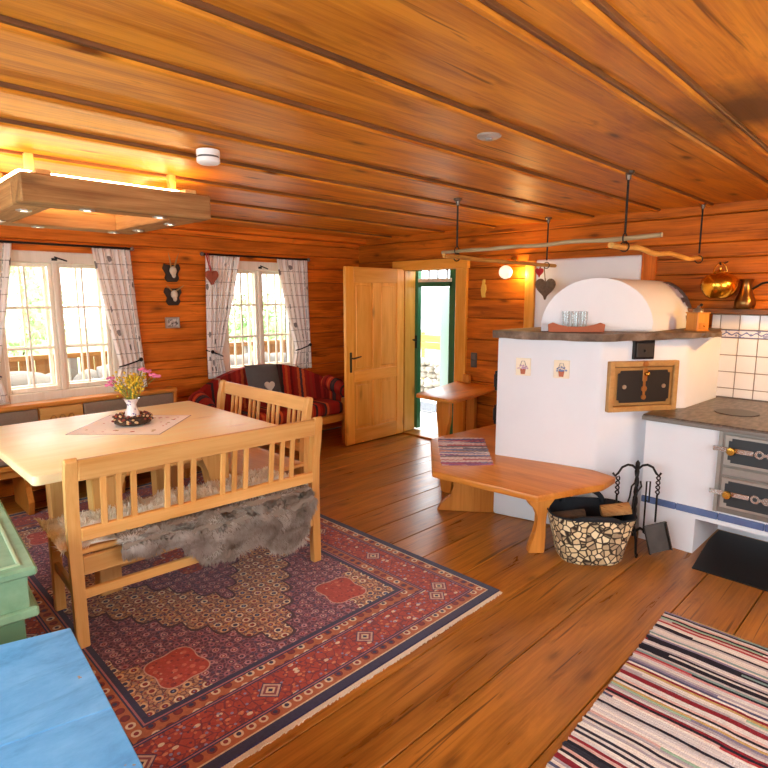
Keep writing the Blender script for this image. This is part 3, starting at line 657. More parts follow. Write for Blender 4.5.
for o in list(bpy.data.objects):
    if o.parent is None and o.name.split('.')[0] in ('fire_tool_stand', 'fire_brush', 'ash_shovel', 'fire_tongs', 'fire_poker'): o.scale = (1.0, 1.0, 1.1)

# ================================================================== RUGS
RX0, RX1, RY0, RY1 = .34, 2.48, 1.60, 4.72
def persian():
    n = NT('persian_rug'); v = n.coord(); s_ = n.sep(v); W_, L_ = RX1 - RX0, RY1 - RY0
    x, y = s_[0], s_[1]          # object origin = rug centre
    du = n.math('SUBTRACT', W_ / 2, n.math('ABSOLUTE', x)); dv = n.math('SUBTRACT', L_ / 2, n.math('ABSOLUTE', y)); d = n.math('MINIMUM', du, dv)
    navy, red, orange, creamc, plum, rose, blue = hx('#322f52'), hx('#a63423'), hx('#c9703c'), hx('#dfc9a4'), hx('#5e3142'), hx('#b06a72'), hx('#5a6a94')
    def florets(sc, bgc, ring, core, rnd=.15, pet=hx('#d8c0a0'), rr=(.12, .26, .42), mid=None):
        g = n.scale(v, (sc, sc, sc)); f = n.voro(g, 1.0, rnd); cid = n.sep(n.voro(g, 1.0, rnd, 'F1', 'Color'))
        pc = n.mix(n.math('GREATER_THAN', cid[0], .5), ring, pet); md = n.mix(n.math('GREATER_THAN', cid[1], .45), mid or navy, hx('#8a2c2c'))
        c = n.mix(n.math('LESS_THAN', f, rr[2]), bgc, pc); c = n.mix(n.math('LESS_THAN', f, rr[1]), c, md); return n.mix(n.math('LESS_THAN', f, rr[0]), c, core)
    vines = n.voro(n.scale(v, (44, 44, 44)), 1.0, 1.0, 'DISTANCE_TO_EDGE'); vm = n.math('LESS_THAN', vines, .10)
    vin2 = n.voro(n.scale(v, (24, 24, 24)), 1.0, 1.0, 'DISTANCE_TO_EDGE'); vm2 = n.math('LESS_THAN', vin2, .06)
    speck = n.noise(n.scale(v, (70, 70, 70)), 1.0, 2)
    def dots(base, sc, lim, cols, amt=.9, sq=1.0):
        g = n.scale(v, (sc, sc * sq, sc), (0, 0, .6)); f = n.voro(g, 1.0, 1.0); c = n.sep(n.voro(g, 1.0, 1.0, 'F1', 'Color'))[2]
        return n.mix(n.math('MULTIPLY', n.math('LESS_THAN', f, lim), amt), base, n.ramp(c, [(k / len(cols), hx(q)) for k, q in enumerate(cols)], 'CONSTANT'))
    gnd1 = dots(n.mix(n.math('MULTIPLY', vm, .8), hx('#b98c6c'), hx('#5a2e40')), 52, .36, ['#e8d2a6', '#8e2f2c', '#4a4468', '#d89a5a', '#a85a5a', '#7484b0'])
    cream_f = florets(16.5, gnd1, hx('#ead8b4'), hx('#8a9ac4'), .10, hx('#dcb488'), (.11, .22, .34))
    gnd2 = dots(n.mix(n.math('MULTIPLY', vm, .6), hx('#5c3048'), hx('#a8707c')), 50, .34, ['#b8788a', '#7a3440', '#c89a94', '#4c4064', '#9a4a58', '#d0a89a'])
    plum_f = florets(17.5, gnd2, hx('#c08a92'), hx('#dcb8ac'), .2, hx('#a86a7a'), (.10, .19, .30), hx('#4a2a4a'))
    rbase = n.mix(n.math('MULTIPLY', vm2, .75), hx('#b04434'), hx('#6c2838'))
    red_f = dots(dots(rbase, 21, .27, ['#d8865c', '#e2cfae', '#a83428', '#4a3c62', '#c86a6a', '#7a88b0', '#b04434'], .95, 1.5), 46, .30, ['#dcc09c', '#5c2c44', '#d87c50', '#8c94b4', '#93342c', '#c8746c'], .85)
    guard = florets(19, hx('#b4663f'), creamc, red, .0, hx('#7a2a2a'), (.12, .26, .40))
    # field: scalloped lozenge medallion, plum ground, cream corners with red cartouches
    ax, ay = n.math('ABSOLUTE', x), n.math('ABSOLUTE', y)
    sca = n.math('MULTIPLY', n.math('ABSOLUTE', n.math('SINE', n.math('MULTIPLY', n.math('SUBTRACT', n.math('MULTIPLY', ax, 1.0), n.math('MULTIPLY', ay, .7)), 20.0))), -.075)
    loz = n.math('ADD', n.math('ADD', n.math('DIVIDE', ax, .80), n.math('DIVIDE', ay, 1.20)), sca)
    field = n.mix(n.math('LESS_THAN', loz, .90), plum_f, cream_f)
    rim = n.math('LESS_THAN', n.math('ABSOLUTE', n.math('SUBTRACT', loz, .90)), .012); field = n.mix(rim, field, hx('#4a2c38'))
    field = n.mix(n.math('LESS_THAN', loz, .46), field, hx('#4a2434')); inner = n.math('LESS_THAN', loz, .44); field = n.mix(inner, field, plum_f)
    field = n.mix(n.math('LESS_THAN', loz, .15), field, red_f)
    corner = n.math('GREATER_THAN', loz, 1.40); field = n.mix(corner, field, cream_f)
    # cartouche blobs
    cx_ = n.math('SUBTRACT', ax, .46); cy_ = n.math('SUBTRACT', ay, .95); rad = n.math('SQRT', n.math('ADD', n.math('MULTIPLY', cx_, cx_), n.math('MULTIPLY', n.math('MULTIPLY', cy_, cy_), .8)))
    ang = n.math('ARCTAN2', cy_, cx_); rad = n.math('ADD', rad, n.math('MULTIPLY', n.math('SINE', n.math('ADD', n.math('MULTIPLY', ang, 4.0), 1.2)), .016))
    field = n.mix(n.math('LESS_THAN', rad, .118), field, hx('#d0a896')); field = n.mix(n.math('LESS_THAN', rad, .112), field, dots(dots(hx('#b84634'), 24, .3, ['#d8785c', '#8c2c30', '#d89a80', '#5a3a58', '#e0b090']), 48, .3, ['#d8785c', '#8c2c30', '#c8564a', '#e0b090']))
    # borders from the edge inwards
    bands = [(.045, navy), (.052, creamc), (.10, guard), (.107, navy), (.113, rose), (.12, navy), (.285, red_f), (.292, navy), (.298, rose), (.305, navy), (.36, guard), (.367, navy), (.375, rose), (.40, navy)]
    col = field
    for lim, c in reversed(bands): col = n.mix(n.math('LESS_THAN', d, lim), col, c)
    # framed rosettes in the main border
    bc = n.math('ABSOLUTE', n.math('SUBTRACT', d, .2025)); run = n.mix(n.math('LESS_THAN', du, dv), x, y); rs = n.math('ABSOLUTE', n.math('SUBTRACT', n.math('FRACT', n.math('MULTIPLY', run, 1 / .52)), .5))
    dia = n.math('ADD', n.math('MULTIPLY', rs, .52), bc)
    col = n.mix(n.math('LESS_THAN', dia, .058), col, hx('#5a3a58')); col = n.mix(n.math('LESS_THAN', dia, .050), col, hx('#cfae9a')); col = n.mix(n.math('LESS_THAN', dia, .038), col, hx('#8c4a50')); col = n.mix(n.math('LESS_THAN', dia, .024), col, creamc); col = n.mix(n.math('LESS_THAN', dia, .012), col, navy)
    col = n.mix(.35, col, n.ramp(speck, [(.3, hx('#7d6a70')), (.7, (1, 1, 1, 1))]), 'MULTIPLY')
    n.bump(n.noise(n.scale(v, (220, 220, 220)), 1.0, 2), .4, .002)
    return n.done(col, .9, 0, .12, Sheen_Weight=.25)
pr = thing('persian_rug', ((RX0 + RX1) / 2, (RY0 + RY1) / 2, 0), 'red and navy oriental rug with a cream lozenge medallion under the dining table', 'rug')
MB().box(RX0, RX1, RY0, RY1, .001, .010, .003).build('pile', persian(), pr)
for y0, y1 in ((RY0 - .022, RY0), (RY1, RY1 + .022)):
    m = MB(); k = 0; x = RX0
    while x < RX1 - .006:
        j = random.uniform(-.004, .004); m.box(x, x + .0075, y0 + (j if y0 < RY0 else 0), y1 + (j if y0 > RY0 else 0), .001, .005); x += .0095
    m.build('fringe', plain('fringe_cream', '#e3d3bd', .9), pr, kind='stuff')
# rag rug
GX0, GX1, GY0, GY1 = 1.30, 2.90, -.02, .892
rcols = ['#e6e0da', '#c4c0c0', '#8e2f3a', '#f0ebe4', '#2f2d38', '#e8e2dc', '#e0dcda', '#9fc0a8', '#d79a98', '#565a78', '#f0ebe4', '#c8ac70', '#b4aeb6', '#b0444c', '#d8d4d6', '#3a3a46', '#86a4a2', '#e6dfd8', '#dcb8b0', '#8c86a0', '#ded9d4', '#2c2a34']
ragm = stripe_mat('rag_rug', rcols, 'x', 1 / .0135, .012)
def ragf(u, v):
    x = GX0 + (GX1 - GX0) * u; y = GY0 + (GY1 - GY0) * v
    e = .008 * noise.noise(Vector((x * 40, v * 3, 1))) if v in (0.0, 1.0) else 0
    y -= (GX1 - x) * .05; x += .006 * math.sin(y * 9 + x * 5); return Vector((x, y + e, .005 + .0035 * abs(math.sin(PI * (GX0 + (GX1 - GX0) * u) / .0135))))
rg = thing('rag_rug', ((GX0 + GX1) / 2, (GY0 + GY1) / 2, 0), 'multicoloured striped woven rag rug in the foreground', 'rug')
MB().grid(ragf, 237 * 2, 26, .004).build('weave', ragm, rg, smooth=60)
m = MB()
for k in range(60):
    y = GY0 + (GY1 - GY0) * (k + .5) / 60; m.tube([(GX1 + .005, y, .004), (GX1 + .022 + random.uniform(-.006, .006), y + random.uniform(-.006, .006), .003)], .002, 4)
m.build('fringe', plain('fringe_brown', '#8a6a4c', .9), rg, kind='stuff')

# ================================================================== DINING GROUP
tb_ = thing('dining_table', (1.31, 3.49, 0), 'large pale pine dining table between the benches', 'table')
MB().prism(rrect(.62, 2.0, 2.84, 4.14, .03), .735, .783, .008, None, 2).build('table_top', wood('table', 'x'), tb_, smooth=40)
pz, px_, py_ = wood('pine', 'z'), wood('pine', 'x'), wood('pine', 'y')
for y in (3.06, 3.90): MB().box(.92, 1.70, y - .015, y + .015, .63, .735, .004).build('apron', px_, tb_)
for x in (.98, 1.64): MB().box(x - .015, x + .015, 3.08, 3.88, .63, .735, .004).build('apron', py_, tb_)
for x, sx in ((.98, 1), (1.64, -1)):
    for y in (3.08, 3.88):
        pts = [(-.055, 0), (.055, 0), (.06, .45), (.075, .55), (.12, .64), (-.06, .64)]
        m = MB(); m.prism(pts, -.045, .045, .005, MX((x, y, .011), (sx, 0, 0), (0, 0, 1))); m.build('leg', pz, tb_)
for y in (3.08, 3.88): MB().box(1.03, 1.59, y - .02, y + .02, .13, .18, .004).build('stretcher', px_, tb_)

def make_bench(L, loc, rz, lab):
    b = thing('dining_bench', loc, lab, 'bench', 'slatted pine dining benches', rz)
    kw = dict(parent=b, local=True)
    for x in (.028, L - .028):                       # curved back posts
        m = MB(); prof = [(.022, .0), (-.022, .0), (-.015, .30), (-.012, .45), (-.02, .62), (-.045, .78), (-.065, .875), (-.05, .89), (-.025, .88), (.0, .78), (.022, .62), (.03, .45), (.028, .30)]
        m.prism(prof, -.026, .026, .004, MX((x, 0, 0), (0, 1, 0), (0, 0, 1))); m.build('back_post', pz, **kw)
    for x in (.03, L - .03): MB().box(x - .024, x + .024, .40, .448, 0, .42, .004).build('leg', pz, **kw)
    MB().box(.0, L, .02, .475, .42, .446, .006).build('seat', px_, **kw)
    MB().box(.055, L - .055, -.008, .014, .335, .42, .003).build('back_apron', px_, **kw)
    MB().box(.055, L - .055, .415, .438, .355, .42, .003).build('front_apron', px_, **kw)
    m = MB(); m.bar((.054, -.045, .83), (L - .054, -.045, .83), .026, .095, .005, (0, -.12, 1)); m.build('top_rail', px_, **kw)
    MB().box(.054, L - .054, -.028, .002, .50, .56, .004).build('lower_rail', px_, **kw)
    cs = [.105, .20, .295]
    g = (L - .12) / 4
    for q in range(4):
        for k in (-1, 0, 1):
            x = (.218 + .285 * q + k * .065) * L / 1.335
            MB().bar((x, -.015, .555), (x, -.043, .79), .027, .016, .003, (0, 1, 0)).build('slat', pz, **kw)
    MB().box(.05, L - .05, -.012, .012, .225, .27, .004).build('stretcher', px_, **kw)
    for x in (.03, L - .03): MB().box(x - .012, x + .012, .02, .402, .215, .26, .003).build('side_stretcher', py_, **kw)
    return b
rb = math.atan2(2.575 - 2.645, 2.0 - .71)
make_bench(1.335, (.685, 2.648, .011), rb, 'slatted pine bench with fleeces, nearest the camera on the rug')
make_bench(1.2, (2.30, 3.05, .011), PI / 2, 'slatted pine bench at the right end of the dining table')

# fleeces: soft hide plus real wool strands
def wool(surf, n_, ln, cols, name, base, lab, down=.4, lift=1.0, soft=True):
    t = thing(name, base, lab, 'sheepskin')
    m = MB(); m.grid(lambda u, v: surf(u, v)[0], 26, 14, .012); m.build('hide', cols[1], t, smooth=60)
    m = MB(); bm = m.bm; NK = []
    for _ in range(n_):
        u, v = random.random(), random.random() ** 1.25; p, nn = surf(u, v)
        q = Vector((random.uniform(-1, 1), random.uniform(-1, 1), random.uniform(-1, .4))) * .8 + Vector((0, 0, -down))
        c1 = noise.noise_vector(p * 14) * 1.2
        if down > .5 and v < .3: q.z = abs(q.z) * .9
        d = (nn * lift + q * .55 + c1).normalized(); L = ln * random.uniform(.6, 1.2)
        s = d.cross(nn + Vector((random.uniform(-.3, .3), random.uniform(-.3, .3), random.uniform(-.3, .3)))).normalized() * .0028
        a = p - nn * .004; b = p + d * L * .55 + nn * L * .12; c = p + d * L + Vector((0, 0, -L * .25 * down)) + c1 * L * .25
        if (s * 2).cross(b - a).dot(nn) < 0: s = -s
        v0, v1, v2, v3, v4 = [bm.verts.new(x) for x in (a - s, a + s, b + s * .9, b - s * .9, c)]
        bm.faces.new((v0, v1, v2, v3)); bm.faces.new((v3, v2, v4)); nk = (nn + d * .55 + c1 * .35).normalized(); NK += [nk] * 5
    me = bpy.data.meshes.new('wool'); bm.to_mesh(me); bm.free(); me.materials.append(cols[0]); me.transform(WM(t).inverted())
    for p_ in me.polygons: p_.use_smooth = True
    if soft: me.normals_split_custom_set_from_vertices(NK)
    wo = bpy.data.objects.new('wool', me); COL.objects.link(wo); wo.parent = t; tag(wo, kind='stuff')
    return t
def fleece_mat(name, a, b, c):
    n = NT(name); v = n.coord(); f = n.noise(v, 7, 4, .6, .5)
    col = n.ramp(f, [(.32, hx(a)), (.5, hx(b)), (.68, hx(c))]); n.done(col, .9, 0, .2)
    t2 = n.node('ShaderNodeBsdfTranslucent'); n.L(col, t2.inputs[0]); ms = n.node('ShaderNodeMixShader'); ms.inputs[0].default_value = .3; n.L(n.b.outputs[0], ms.inputs[1]); n.L(t2.outputs[0], ms.inputs[2]); n.L(ms.outputs[0], n.out.inputs[0]); return n.m
cb, sbn = math.cos(rb), math.sin(rb)
def BL(x, y, z): return Vector((.685 + x * cb - y * sbn, 2.648 + x * sbn + y * cb, z + .011))
def seat_surf(u, v):
    w = .5 + .5 * math.sin(PI * (.12 + .76 * u)); y = .25 + (v - .5) * (.36 + .12 * w)
    x = -.02 + 1.32 * u; z = .462 + .012 * noise.noise(Vector((x * 5, y * 5, 0)))
    if y > .47: z -= (y - .47) * 1.2
    y = max(y, .035)
    return BL(x, y, z), Vector((0, 0, 1))
wool(seat_surf, 15000, .032, [fleece_mat('cream_wool', '#efe2cc', '#fbf3e4', '#fffdf8'), plain('hide_cream', '#f2e8d6', .9)], 'sheepskin', tuple(BL(.65, .25, .46)), 'cream white sheepskin spread along the near bench seat', -.1, .28, False)
def hang_surf(u, v):
    x = .20 + 1.04 * u
    kb = [(0, .44), (.12, .40), (.25, .41), (.38, .27), (.52, .24), (.66, .29), (.76, .20), (.86, .17), (.95, .20), (1.0, .36)]
    for (ua, za), (ub, zb2) in zip(kb, kb[1:]):
        if ua <= u <= ub: bot = za + (zb2 - za) * (u - ua) / (ub - ua)
    top = .495
    if v < .12: k = v / .12; return BL(x, .10 - .13 * k, .475 + .02 * k * (1 - k)), Vector((0, -.5, 1)).normalized()
    k = (v - .12) / .88; z = top + (bot - top) * k - .02
    y = -.055 - .03 * math.sin(PI * min(1, k * 1.3)) - .018 * noise.noise(Vector((x * 6, z * 6, 3)))
    return BL(x, y, z), Vector((0, -1, .1)).normalized()
wool(hang_surf, 16000, .038, [fleece_mat('grey_wool', '#7a6c5e', '#b0a498', '#dcd4ca'), plain('hide_grey', '#8a7d70', .9)], 'sheepskin', tuple(BL(.75, -.05, .1)), 'grey brown sheepskin hanging down behind the near bench', .9, .7)

# things on the table
cl = NT('table_runner'); v = cl.coord(); s_ = cl.sep(v); ee = cl.math('MAXIMUM', cl.math('ABSOLUTE', s_[0]), cl.math('ABSOLUTE', s_[1])); 
e1 = cl.math('GREATER_THAN', ee, .268); fl2 = cl.math('MULTIPLY', cl.math('LESS_THAN', cl.voro(cl.scale(v, (22, 22, 22)), 1.0, 1.0), .3), cl.math('GREATER_THAN', ee, .15)); fl2 = cl.math('MULTIPLY', fl2, cl.math('LESS_THAN', ee, .215))
cc_ = cl.mix(fl2, hx('#fdfaf4'), cl.ramp(cl.sep(cl.voro(cl.scale(v, (22, 22, 22)), 1.0, 1.0, 'F1', 'Color'))[1], [(0, hx('#c98a78')), (.4, hx('#b8a878')), (.7, hx('#d8b4b8'))], 'CONSTANT'))
cm_ = cl.done(cl.mix(e1, cc_, hx('#b9b0ac')), .85, 0, .1)
o = MB().box(-.275, .275, -.275, .275, 0, .002).build('table_cloth', cm_, label='small white embroidered cloth set diagonally under the flower vase', cat='tablecloth', local=True)
o.location = (1.36, 3.60, 0.7835); o.rotation_euler = (0, 0, math.radians(45))
VX, VY, VZ = 1.36, 3.60, .7858
vs_ = thing('flower_vase', (VX, VY, VZ), 'small white vase holding yellow and pink wild flowers', 'vase')
n = NT('vase_glaze'); v = n.coord(); vg = n.done(n.mix(n.math('LESS_THAN', n.voro(n.scale(v, (38, 38, 38)), 1.0), .28), hx('#f0e6e2'), hx('#8d7ba0')), .15)
MB().lathe([(.0, 0), (.03, 0), (.04, .02), (.046, .045), (.042, .08), (.03, .105), (.027, .125), (.042, .155), (.05, .165), (.043, .163), (.022, .125), (.0, .115)], (VX, VY, VZ), 24).build('vase_body', vg, vs_, smooth=50)
stem_m = plain('stem_green', '#7d8a3a', .7); yel = plain('yellow_bloom', '#d9b52c', .7, 0, .2); pink = plain('pink_bloom', '#e07aa8', .7, 0, .15)
random.seed(21)
for k in range(26):
    a = random.uniform(0, 2 * PI); r = random.uniform(.01, .105); hgt = random.uniform(.26, .35) - r * .4; tip = Vector((VX + r * math.cos(a), VY + r * math.sin(a), VZ + hgt)); b0 = Vector((VX + .012 * math.cos(a), VY + .012 * math.sin(a), VZ + .14))
    s = MB().tube([b0, (b0 + tip) / 2 + Vector((0, 0, .02)), tip], .0022, 5).build('stem', stem_m, vs_)
    m = MB()
    for _ in range(9): m.ball(tip + Vector((random.gauss(0, .014), random.gauss(0, .014), random.gauss(-.012, .02))), random.uniform(.005, .009), 1)
    m.build('yellow_blossom', yel, s)
for k, (dx_, dy_, hh) in enumerate(((-.085, .085, .29), (-.10, .075, .25), (-.075, .10, .265), (.085, -.06, .33), (.11, -.085, .31), (.06, -.05, .345), (.125, -.10, .30))):
    tip = Vector((VX + dx_, VY + dy_, VZ + hh)); b0 = Vector((VX + dx_ * .1, VY + dy_ * .1, VZ + .14))
    s = MB().tube([b0, b0 * .5 + tip * .5 + Vector((0, 0, .015)), tip], .0022, 5).build('stem', stem_m, vs_)
    m = MB()
    for q in range(8):
        a = q * PI / 4; m.ball(tip + Vector((.017 * math.cos(a), .017 * math.sin(a), random.uniform(-.006, .006))), .011, 1, (1, 1, .6))
    m.ball(tip + Vector((0, 0, .004)), .008, 1); m.build('pink_blossom', pink, s)
wr = thing('dried_wreath', (VX, VY, VZ), 'brown dried flower wreath lying around the foot of the vase', 'wreath')
MB().tube([(VX + .085 * math.cos(k * PI / 12), VY + .085 * math.sin(k * PI / 12), VZ + .031) for k in range(25)], .028, 8, False).build('ring', wood('bark', 'x'), wr, smooth=60)
for nm, colh, cnt in (('red_berries', '#8a3a2a', 60), ('dark_leaves', '#4a3a34', 60), ('cream_seeds', '#d8b98a', 50)):
    m = MB()
    for _ in range(cnt):
        a = random.uniform(0, 2 * PI); b = random.uniform(-.3, PI + .3); R = .085 + .03 * math.cos(b); m.ball((VX + R * math.cos(a), VY + R * math.sin(a), VZ + .033 + .03 * math.sin(b)), random.uniform(.006, .011), 1, (1, 1, .8))
    m.build(nm, plain(nm, colh, .7), wr, kind='stuff')

# ================================================================== WALL BENCH
wb = thing('wall_bench', (1.35, 4.8, 0), 'long pine bench with grey upholstered back below the left window', 'bench')
ox, oz, oy = wood('honey', 'x'), wood('honey', 'z'), wood('honey', 'y')
BX0, BX1 = .15, 2.29
MB().box(BX0, BX1, 4.50, 5.06, .385, .42, .006).build('seat', ox, wb)
grey_up = plain('grey_upholstery', '#8c7a6a', .95, 0, .1, 60, .1, .3)
for a, b in ((BX0 + .01, 1.22), (1.23, BX1 - .02)): MB().box(a, b, 4.515, 5.0, .421, .47, .018, None, 2).build('seat_cushion', grey_up, wb, smooth=50)
MB().box(BX0, BX1, 5.02, 5.075, .42, .72, .005).build('back_board', ox, wb)
MB().box(BX0, BX1 + .01, 4.985, 5.12, .72, .755, .006).build('back_cap', ox, wb)
for a, b in ((BX0 + .02, 1.17), (1.50, BX1 - .03)): MB().box(a, b, 4.985, 5.02, .50, .712, .01, None, 2).build('back_cushion', grey_up, wb, smooth=50)
MB().box(BX1 - .028, BX1, 4.98, 5.08, .42, .72, .004).build('end_cheek', oz, wb)
pc = MB().box(1.18, 1.49, 4.975, 5.02, .50, .715, .004).build('carved_plate', wood('pine', 'x'), wb)
m = MB()
for k in range(3): m.tube([(1.27 + k * .065 + .02 * math.cos(a * PI / 5), 4.973, .62 + .028 * math.sin(a * PI / 5)) for a in range(9)], .005, 5)
m.build('carving', wood('oak', 'x'), pc)
for x in (.33, .98, 1.62, 2.17):
    m = MB(); m.prism([(-.2, 0), (.2, 0), (.23, .1), (.16, .2), (.19, .28), (.24, .375), (-.24, .375), (-.2, .2)], -.02, .02, .005, MX((x, 4.80, .0105), (0, -1, 0), (0, 0, 1))); m.build('leg', oz, wb)
MB().box(BX0 + .1, BX1 - .1, 4.56, 4.585, .32, .385, .004).build('front_rail', ox, wb)

# ================================================================== SOFA
n = NT('striped_kilim'); v = n.coord('UV'); s_ = n.sep(v); u = n.math('ADD', s_[0], n.math('MULTIPLY', n.math('SUBTRACT', n.noise(n.scale(v, (3, 30, 1)), 1.0, 2), .5), .02))
cell = n.math('FLOOR', n.math('MULTIPLY', u, 38)); wn = n.node('ShaderNodeTexWhiteNoise', noise_dimensions='1D'); n.L(cell, wn.inputs['W'])
col = n.ramp(wn.outputs[0], [(0, hx('#8e2018')), (.28, hx('#6b1712')), (.42, hx('#c0552a')), (.52, hx('#352a2a')), (.62, hx('#a83020')), (.74, hx('#a8886e')), (.775, hx('#8a2a1c')), (.92, hx('#4a3434'))], 'CONSTANT')
n.bump(n.noise(n.scale(n.coord(), (90, 90, 90)), 1.0, 2), .3, .003); kilim = n.done(col, .9, 0, .15)
def uvmesh(o, f):
    me = o.data; l = me.uv_layers.new(name='UVMap')
    for p in me.polygons:
        for li in p.loop_indices:
            l.data[li].uv = f(me.vertices[me.loops[li].vertex_index].co)
sf = thing('sofa', (3.22, 4.85, 0), 'small red striped sofa with curved back under the right window', 'sofa')
# origin of local coords: sofa base centre
SW = .76   # half width
def back_top(x): return .62 + .27 * math.cos(min(1, abs(x) / .80) * PI / 2) ** .7
m = MB()
def backf(u, v):
    x = -SW + 2 * SW * u; zt = back_top(x); z = .40 + (zt - .40) * v; b = .10 * (abs(x) / SW) ** 3
    return Vector((3.22 + x, 4.99 - b - .05 * (1 - v), z))
m.grid(backf, 30, 8, .10)
es = [e for e in m.bm.edges if e.is_boundary]
o = m.build('backrest', kilim, sf, smooth=60); uvmesh(o, lambda c: (c.x * .9, c.z))
for s_ in (-1, 1):     # sweeping arms
    m = MB()
    P = [Vector((3.22 + s_ * (SW - .02), 5.0, .60)), Vector((3.22 + s_ * (SW + .015), 4.88, .635)), Vector((3.22 + s_ * (SW + .03), 4.74, .60)), Vector((3.22 + s_ * (SW + .03), 4.64, .56))]
    m.tube(P, [.075, .085, .085, .07], 14)
    m.ball(P[-1], .068, 2); m.box(3.22 + s_ * (SW + .02) - .045, 3.22 + s_ * (SW + .02) + .045, 4.63, 5.0, .33, .58, .02, None, 2)
    o = m.build('arm', kilim, sf, smooth=60); uvmesh(o, lambda c: (c.y * 1.3 + .31, c.z))
o = MB().box(3.22 - SW + .02, 3.22 + SW - .02, 4.57, 5.0, .33, .47, .05, None, 3).build('seat_cushion', kilim, sf, smooth=60); uvmesh(o, lambda c: (c.x * .9 + .5, c.y))
MB().box(3.22 - SW - .02, 3.22 + SW + .03, 4.58, 4.63, .25, .33, .006).build('front_rail', ox, sf); MB().box(3.22 - SW, 3.22 + SW, 4.63, 5.05, .27, .33, .004).build('seat_frame', ox, sf)
for x in (3.22 - SW, 3.22 + SW - .01):
    MB().box(x - .02, x + .025, 4.575, 4.62, 0, .50, .005).build('leg', oz, sf); MB().box(x - .02, x + .025, 5.02, 5.06, 0, .33, .005).build('leg', oz, sf)
pw = thing('throw_cushion', (3.13, 4.84, .55), 'dark grey square cushion with a pale heart on the red sofa', 'cushion')
M = MX((3.13, 4.84, .73), (1, 0, -.04), (.0, .28, 1))
def pil(s_): return lambda u, v: M @ Vector(((u - .5) * .37, (v - .5) * .36, s_ * .075 * (max(0, math.sin(PI * u)) * max(0, math.sin(PI * v))) ** .5))
m = MB(); m.grid(pil(1), 14, 14); m.grid(pil(-1), 14, 14); bmesh.ops.remove_doubles(m.bm, verts=m.bm.verts, dist=.0005); m.build('cover', plain('grey_linen', '#5c5a58', .95, 0, .1, 50, .1), pw, smooth=60)
hp_ = [(.016 * 16 * math.sin(t) ** 3 / 4.5, .016 * (13 * math.cos(t) - 5 * math.cos(2 * t) - 2 * math.cos(3 * t) - math.cos(4 * t)) / 4.5) for t in [2 * PI * k / 28 for k in range(28)]]
M2 = MX((3.14, 4.84, .73), (1, 0, -.04), (.0, .28, 1)); nrm = M2.to_3x3() @ Vector((0, 0, 1)); off = .074 if nrm.y < 0 else -.074
MB().prism([(x, y - .05) for x, y in hp_], off - .012, off + .012, .002, M2).build('heart_patch', plain('pale_felt', '#cfc4b4', .9), pw)

# ================================================================== CURTAINS
n = NT('curtain_print'); v = n.coord('UV'); s_ = n.sep(v); gx = n.math('ABSOLUTE', n.math('SUBTRACT', n.math('FRACT', n.math('MULTIPLY', s_[0], 9.5)), .5)); gy = n.math('ABSOLUTE', n.math('SUBTRACT', n.math('FRACT', n.math('MULTIPLY', s_[1], 8.0)), .5))
nz = n.noise(n.scale(v, (40, 40, 1)), 1.0, 2); l1 = n.math('MULTIPLY', n.math('GREATER_THAN', gy, .472), n.math('GREATER_THAN', nz, .44)); l2 = n.math('MULTIPLY', n.math('GREATER_THAN', gx, .46), n.math('GREATER_THAN', nz, .42))
mo = n.voro(n.scale(v, (9, 7.5, 1)), 1.0, .75); mt_ = n.math('LESS_THAN', n.math('ADD', mo, n.math('MULTIPLY', nz, .25)), .34)
mask = n.math('MAXIMUM', n.math('MULTIPLY', n.math('MAXIMUM', l1, l2), .62), n.math('MULTIPLY', mt_, .8))
col = n.mix(mask, hx('#f7eee6'), hx('#54443e'))
tb2 = n.node('ShaderNodeBsdfTranslucent'); n.L(col, tb2.inputs[0]); ms = n.node('ShaderNodeMixShader'); ms.inputs[0].default_value = .22
n.done(col, .95, 0, .05); n.L(n.b.outputs[0], ms.inputs[1]); n.L(tb2.outputs[0], ms.inputs[2]); n.L(ms.outputs[0], n.out.inputs[0]); curt_m = n.m
def curtain(x_out, x_in, ztop, zbot, ztie, x_tie_in, lab, xo_b=None):
    """outer edge hangs straight, inner edge is pulled back at the tie"""
    xo_b = x_out if xo_b is None else xo_b; sgn = 1 if x_in > x_out else -1
    c = thing('curtain', ((x_out + x_in) / 2, 5.13, zbot), lab, 'curtain', 'printed window curtains')
    def edge_in(z):
        if z > ztie: k = (ztop - z) / (ztop - ztie); k = k ** 1.15; return x_in + (x_tie_in - x_in) * k
        k = (ztie - z) / (ztie - zbot); return x_tie_in + sgn * .05 * k
    pl_ = 5
    def f(u, v):
        z = ztop + (zbot - ztop) * v; xo = x_out + (xo_b - x_out) * v; xi = edge_in(z); w = abs(xi - xo)
        amp = .008 + .012 * (1 - min(1, w / .38)); ph = 2 * PI * pl_ * u
        return Vector((xo + (xi - xo) * u, 5.125 + amp * math.sin(ph + 1.5 * v) + .008 * math.sin(ph * 2 + 3 * v), z))
    NU, NV = 60, 34; m = MB(); m.grid(f, NU, NV)
    o = m.build('cloth', curt_m, c, smooth=80)
    me = o.data; l = me.uv_layers.new(name='UVMap'); W0 = .62
    for p in me.polygons:
        for li in p.loop_indices:
            vi = me.loops[li].vertex_index; i, j = divmod(vi, NV + 1); l.data[li].uv = (i / NU * W0, 1.18 * j / NV)
    md = o.modifiers.new('thickness', 'SOLIDIFY'); md.thickness = .002
    xb = xo_b + (x_out - xo_b) * .3; xi = edge_in(ztie)
    m = MB(); m.tube([(xb - sgn * .01, 5.15, ztie + .04), (xb + (xi - xb) * .3, 5.085, ztie + .015), (xi - sgn * .03, 5.08, ztie - .015), (xi + sgn * .008, 5.12, ztie - .03)], .007, 6); m.ball((xb + (xi - xb) * .18, 5.085, ztie + .025), .02, 1)
    m.build('tie_back', iron, c, smooth=50)
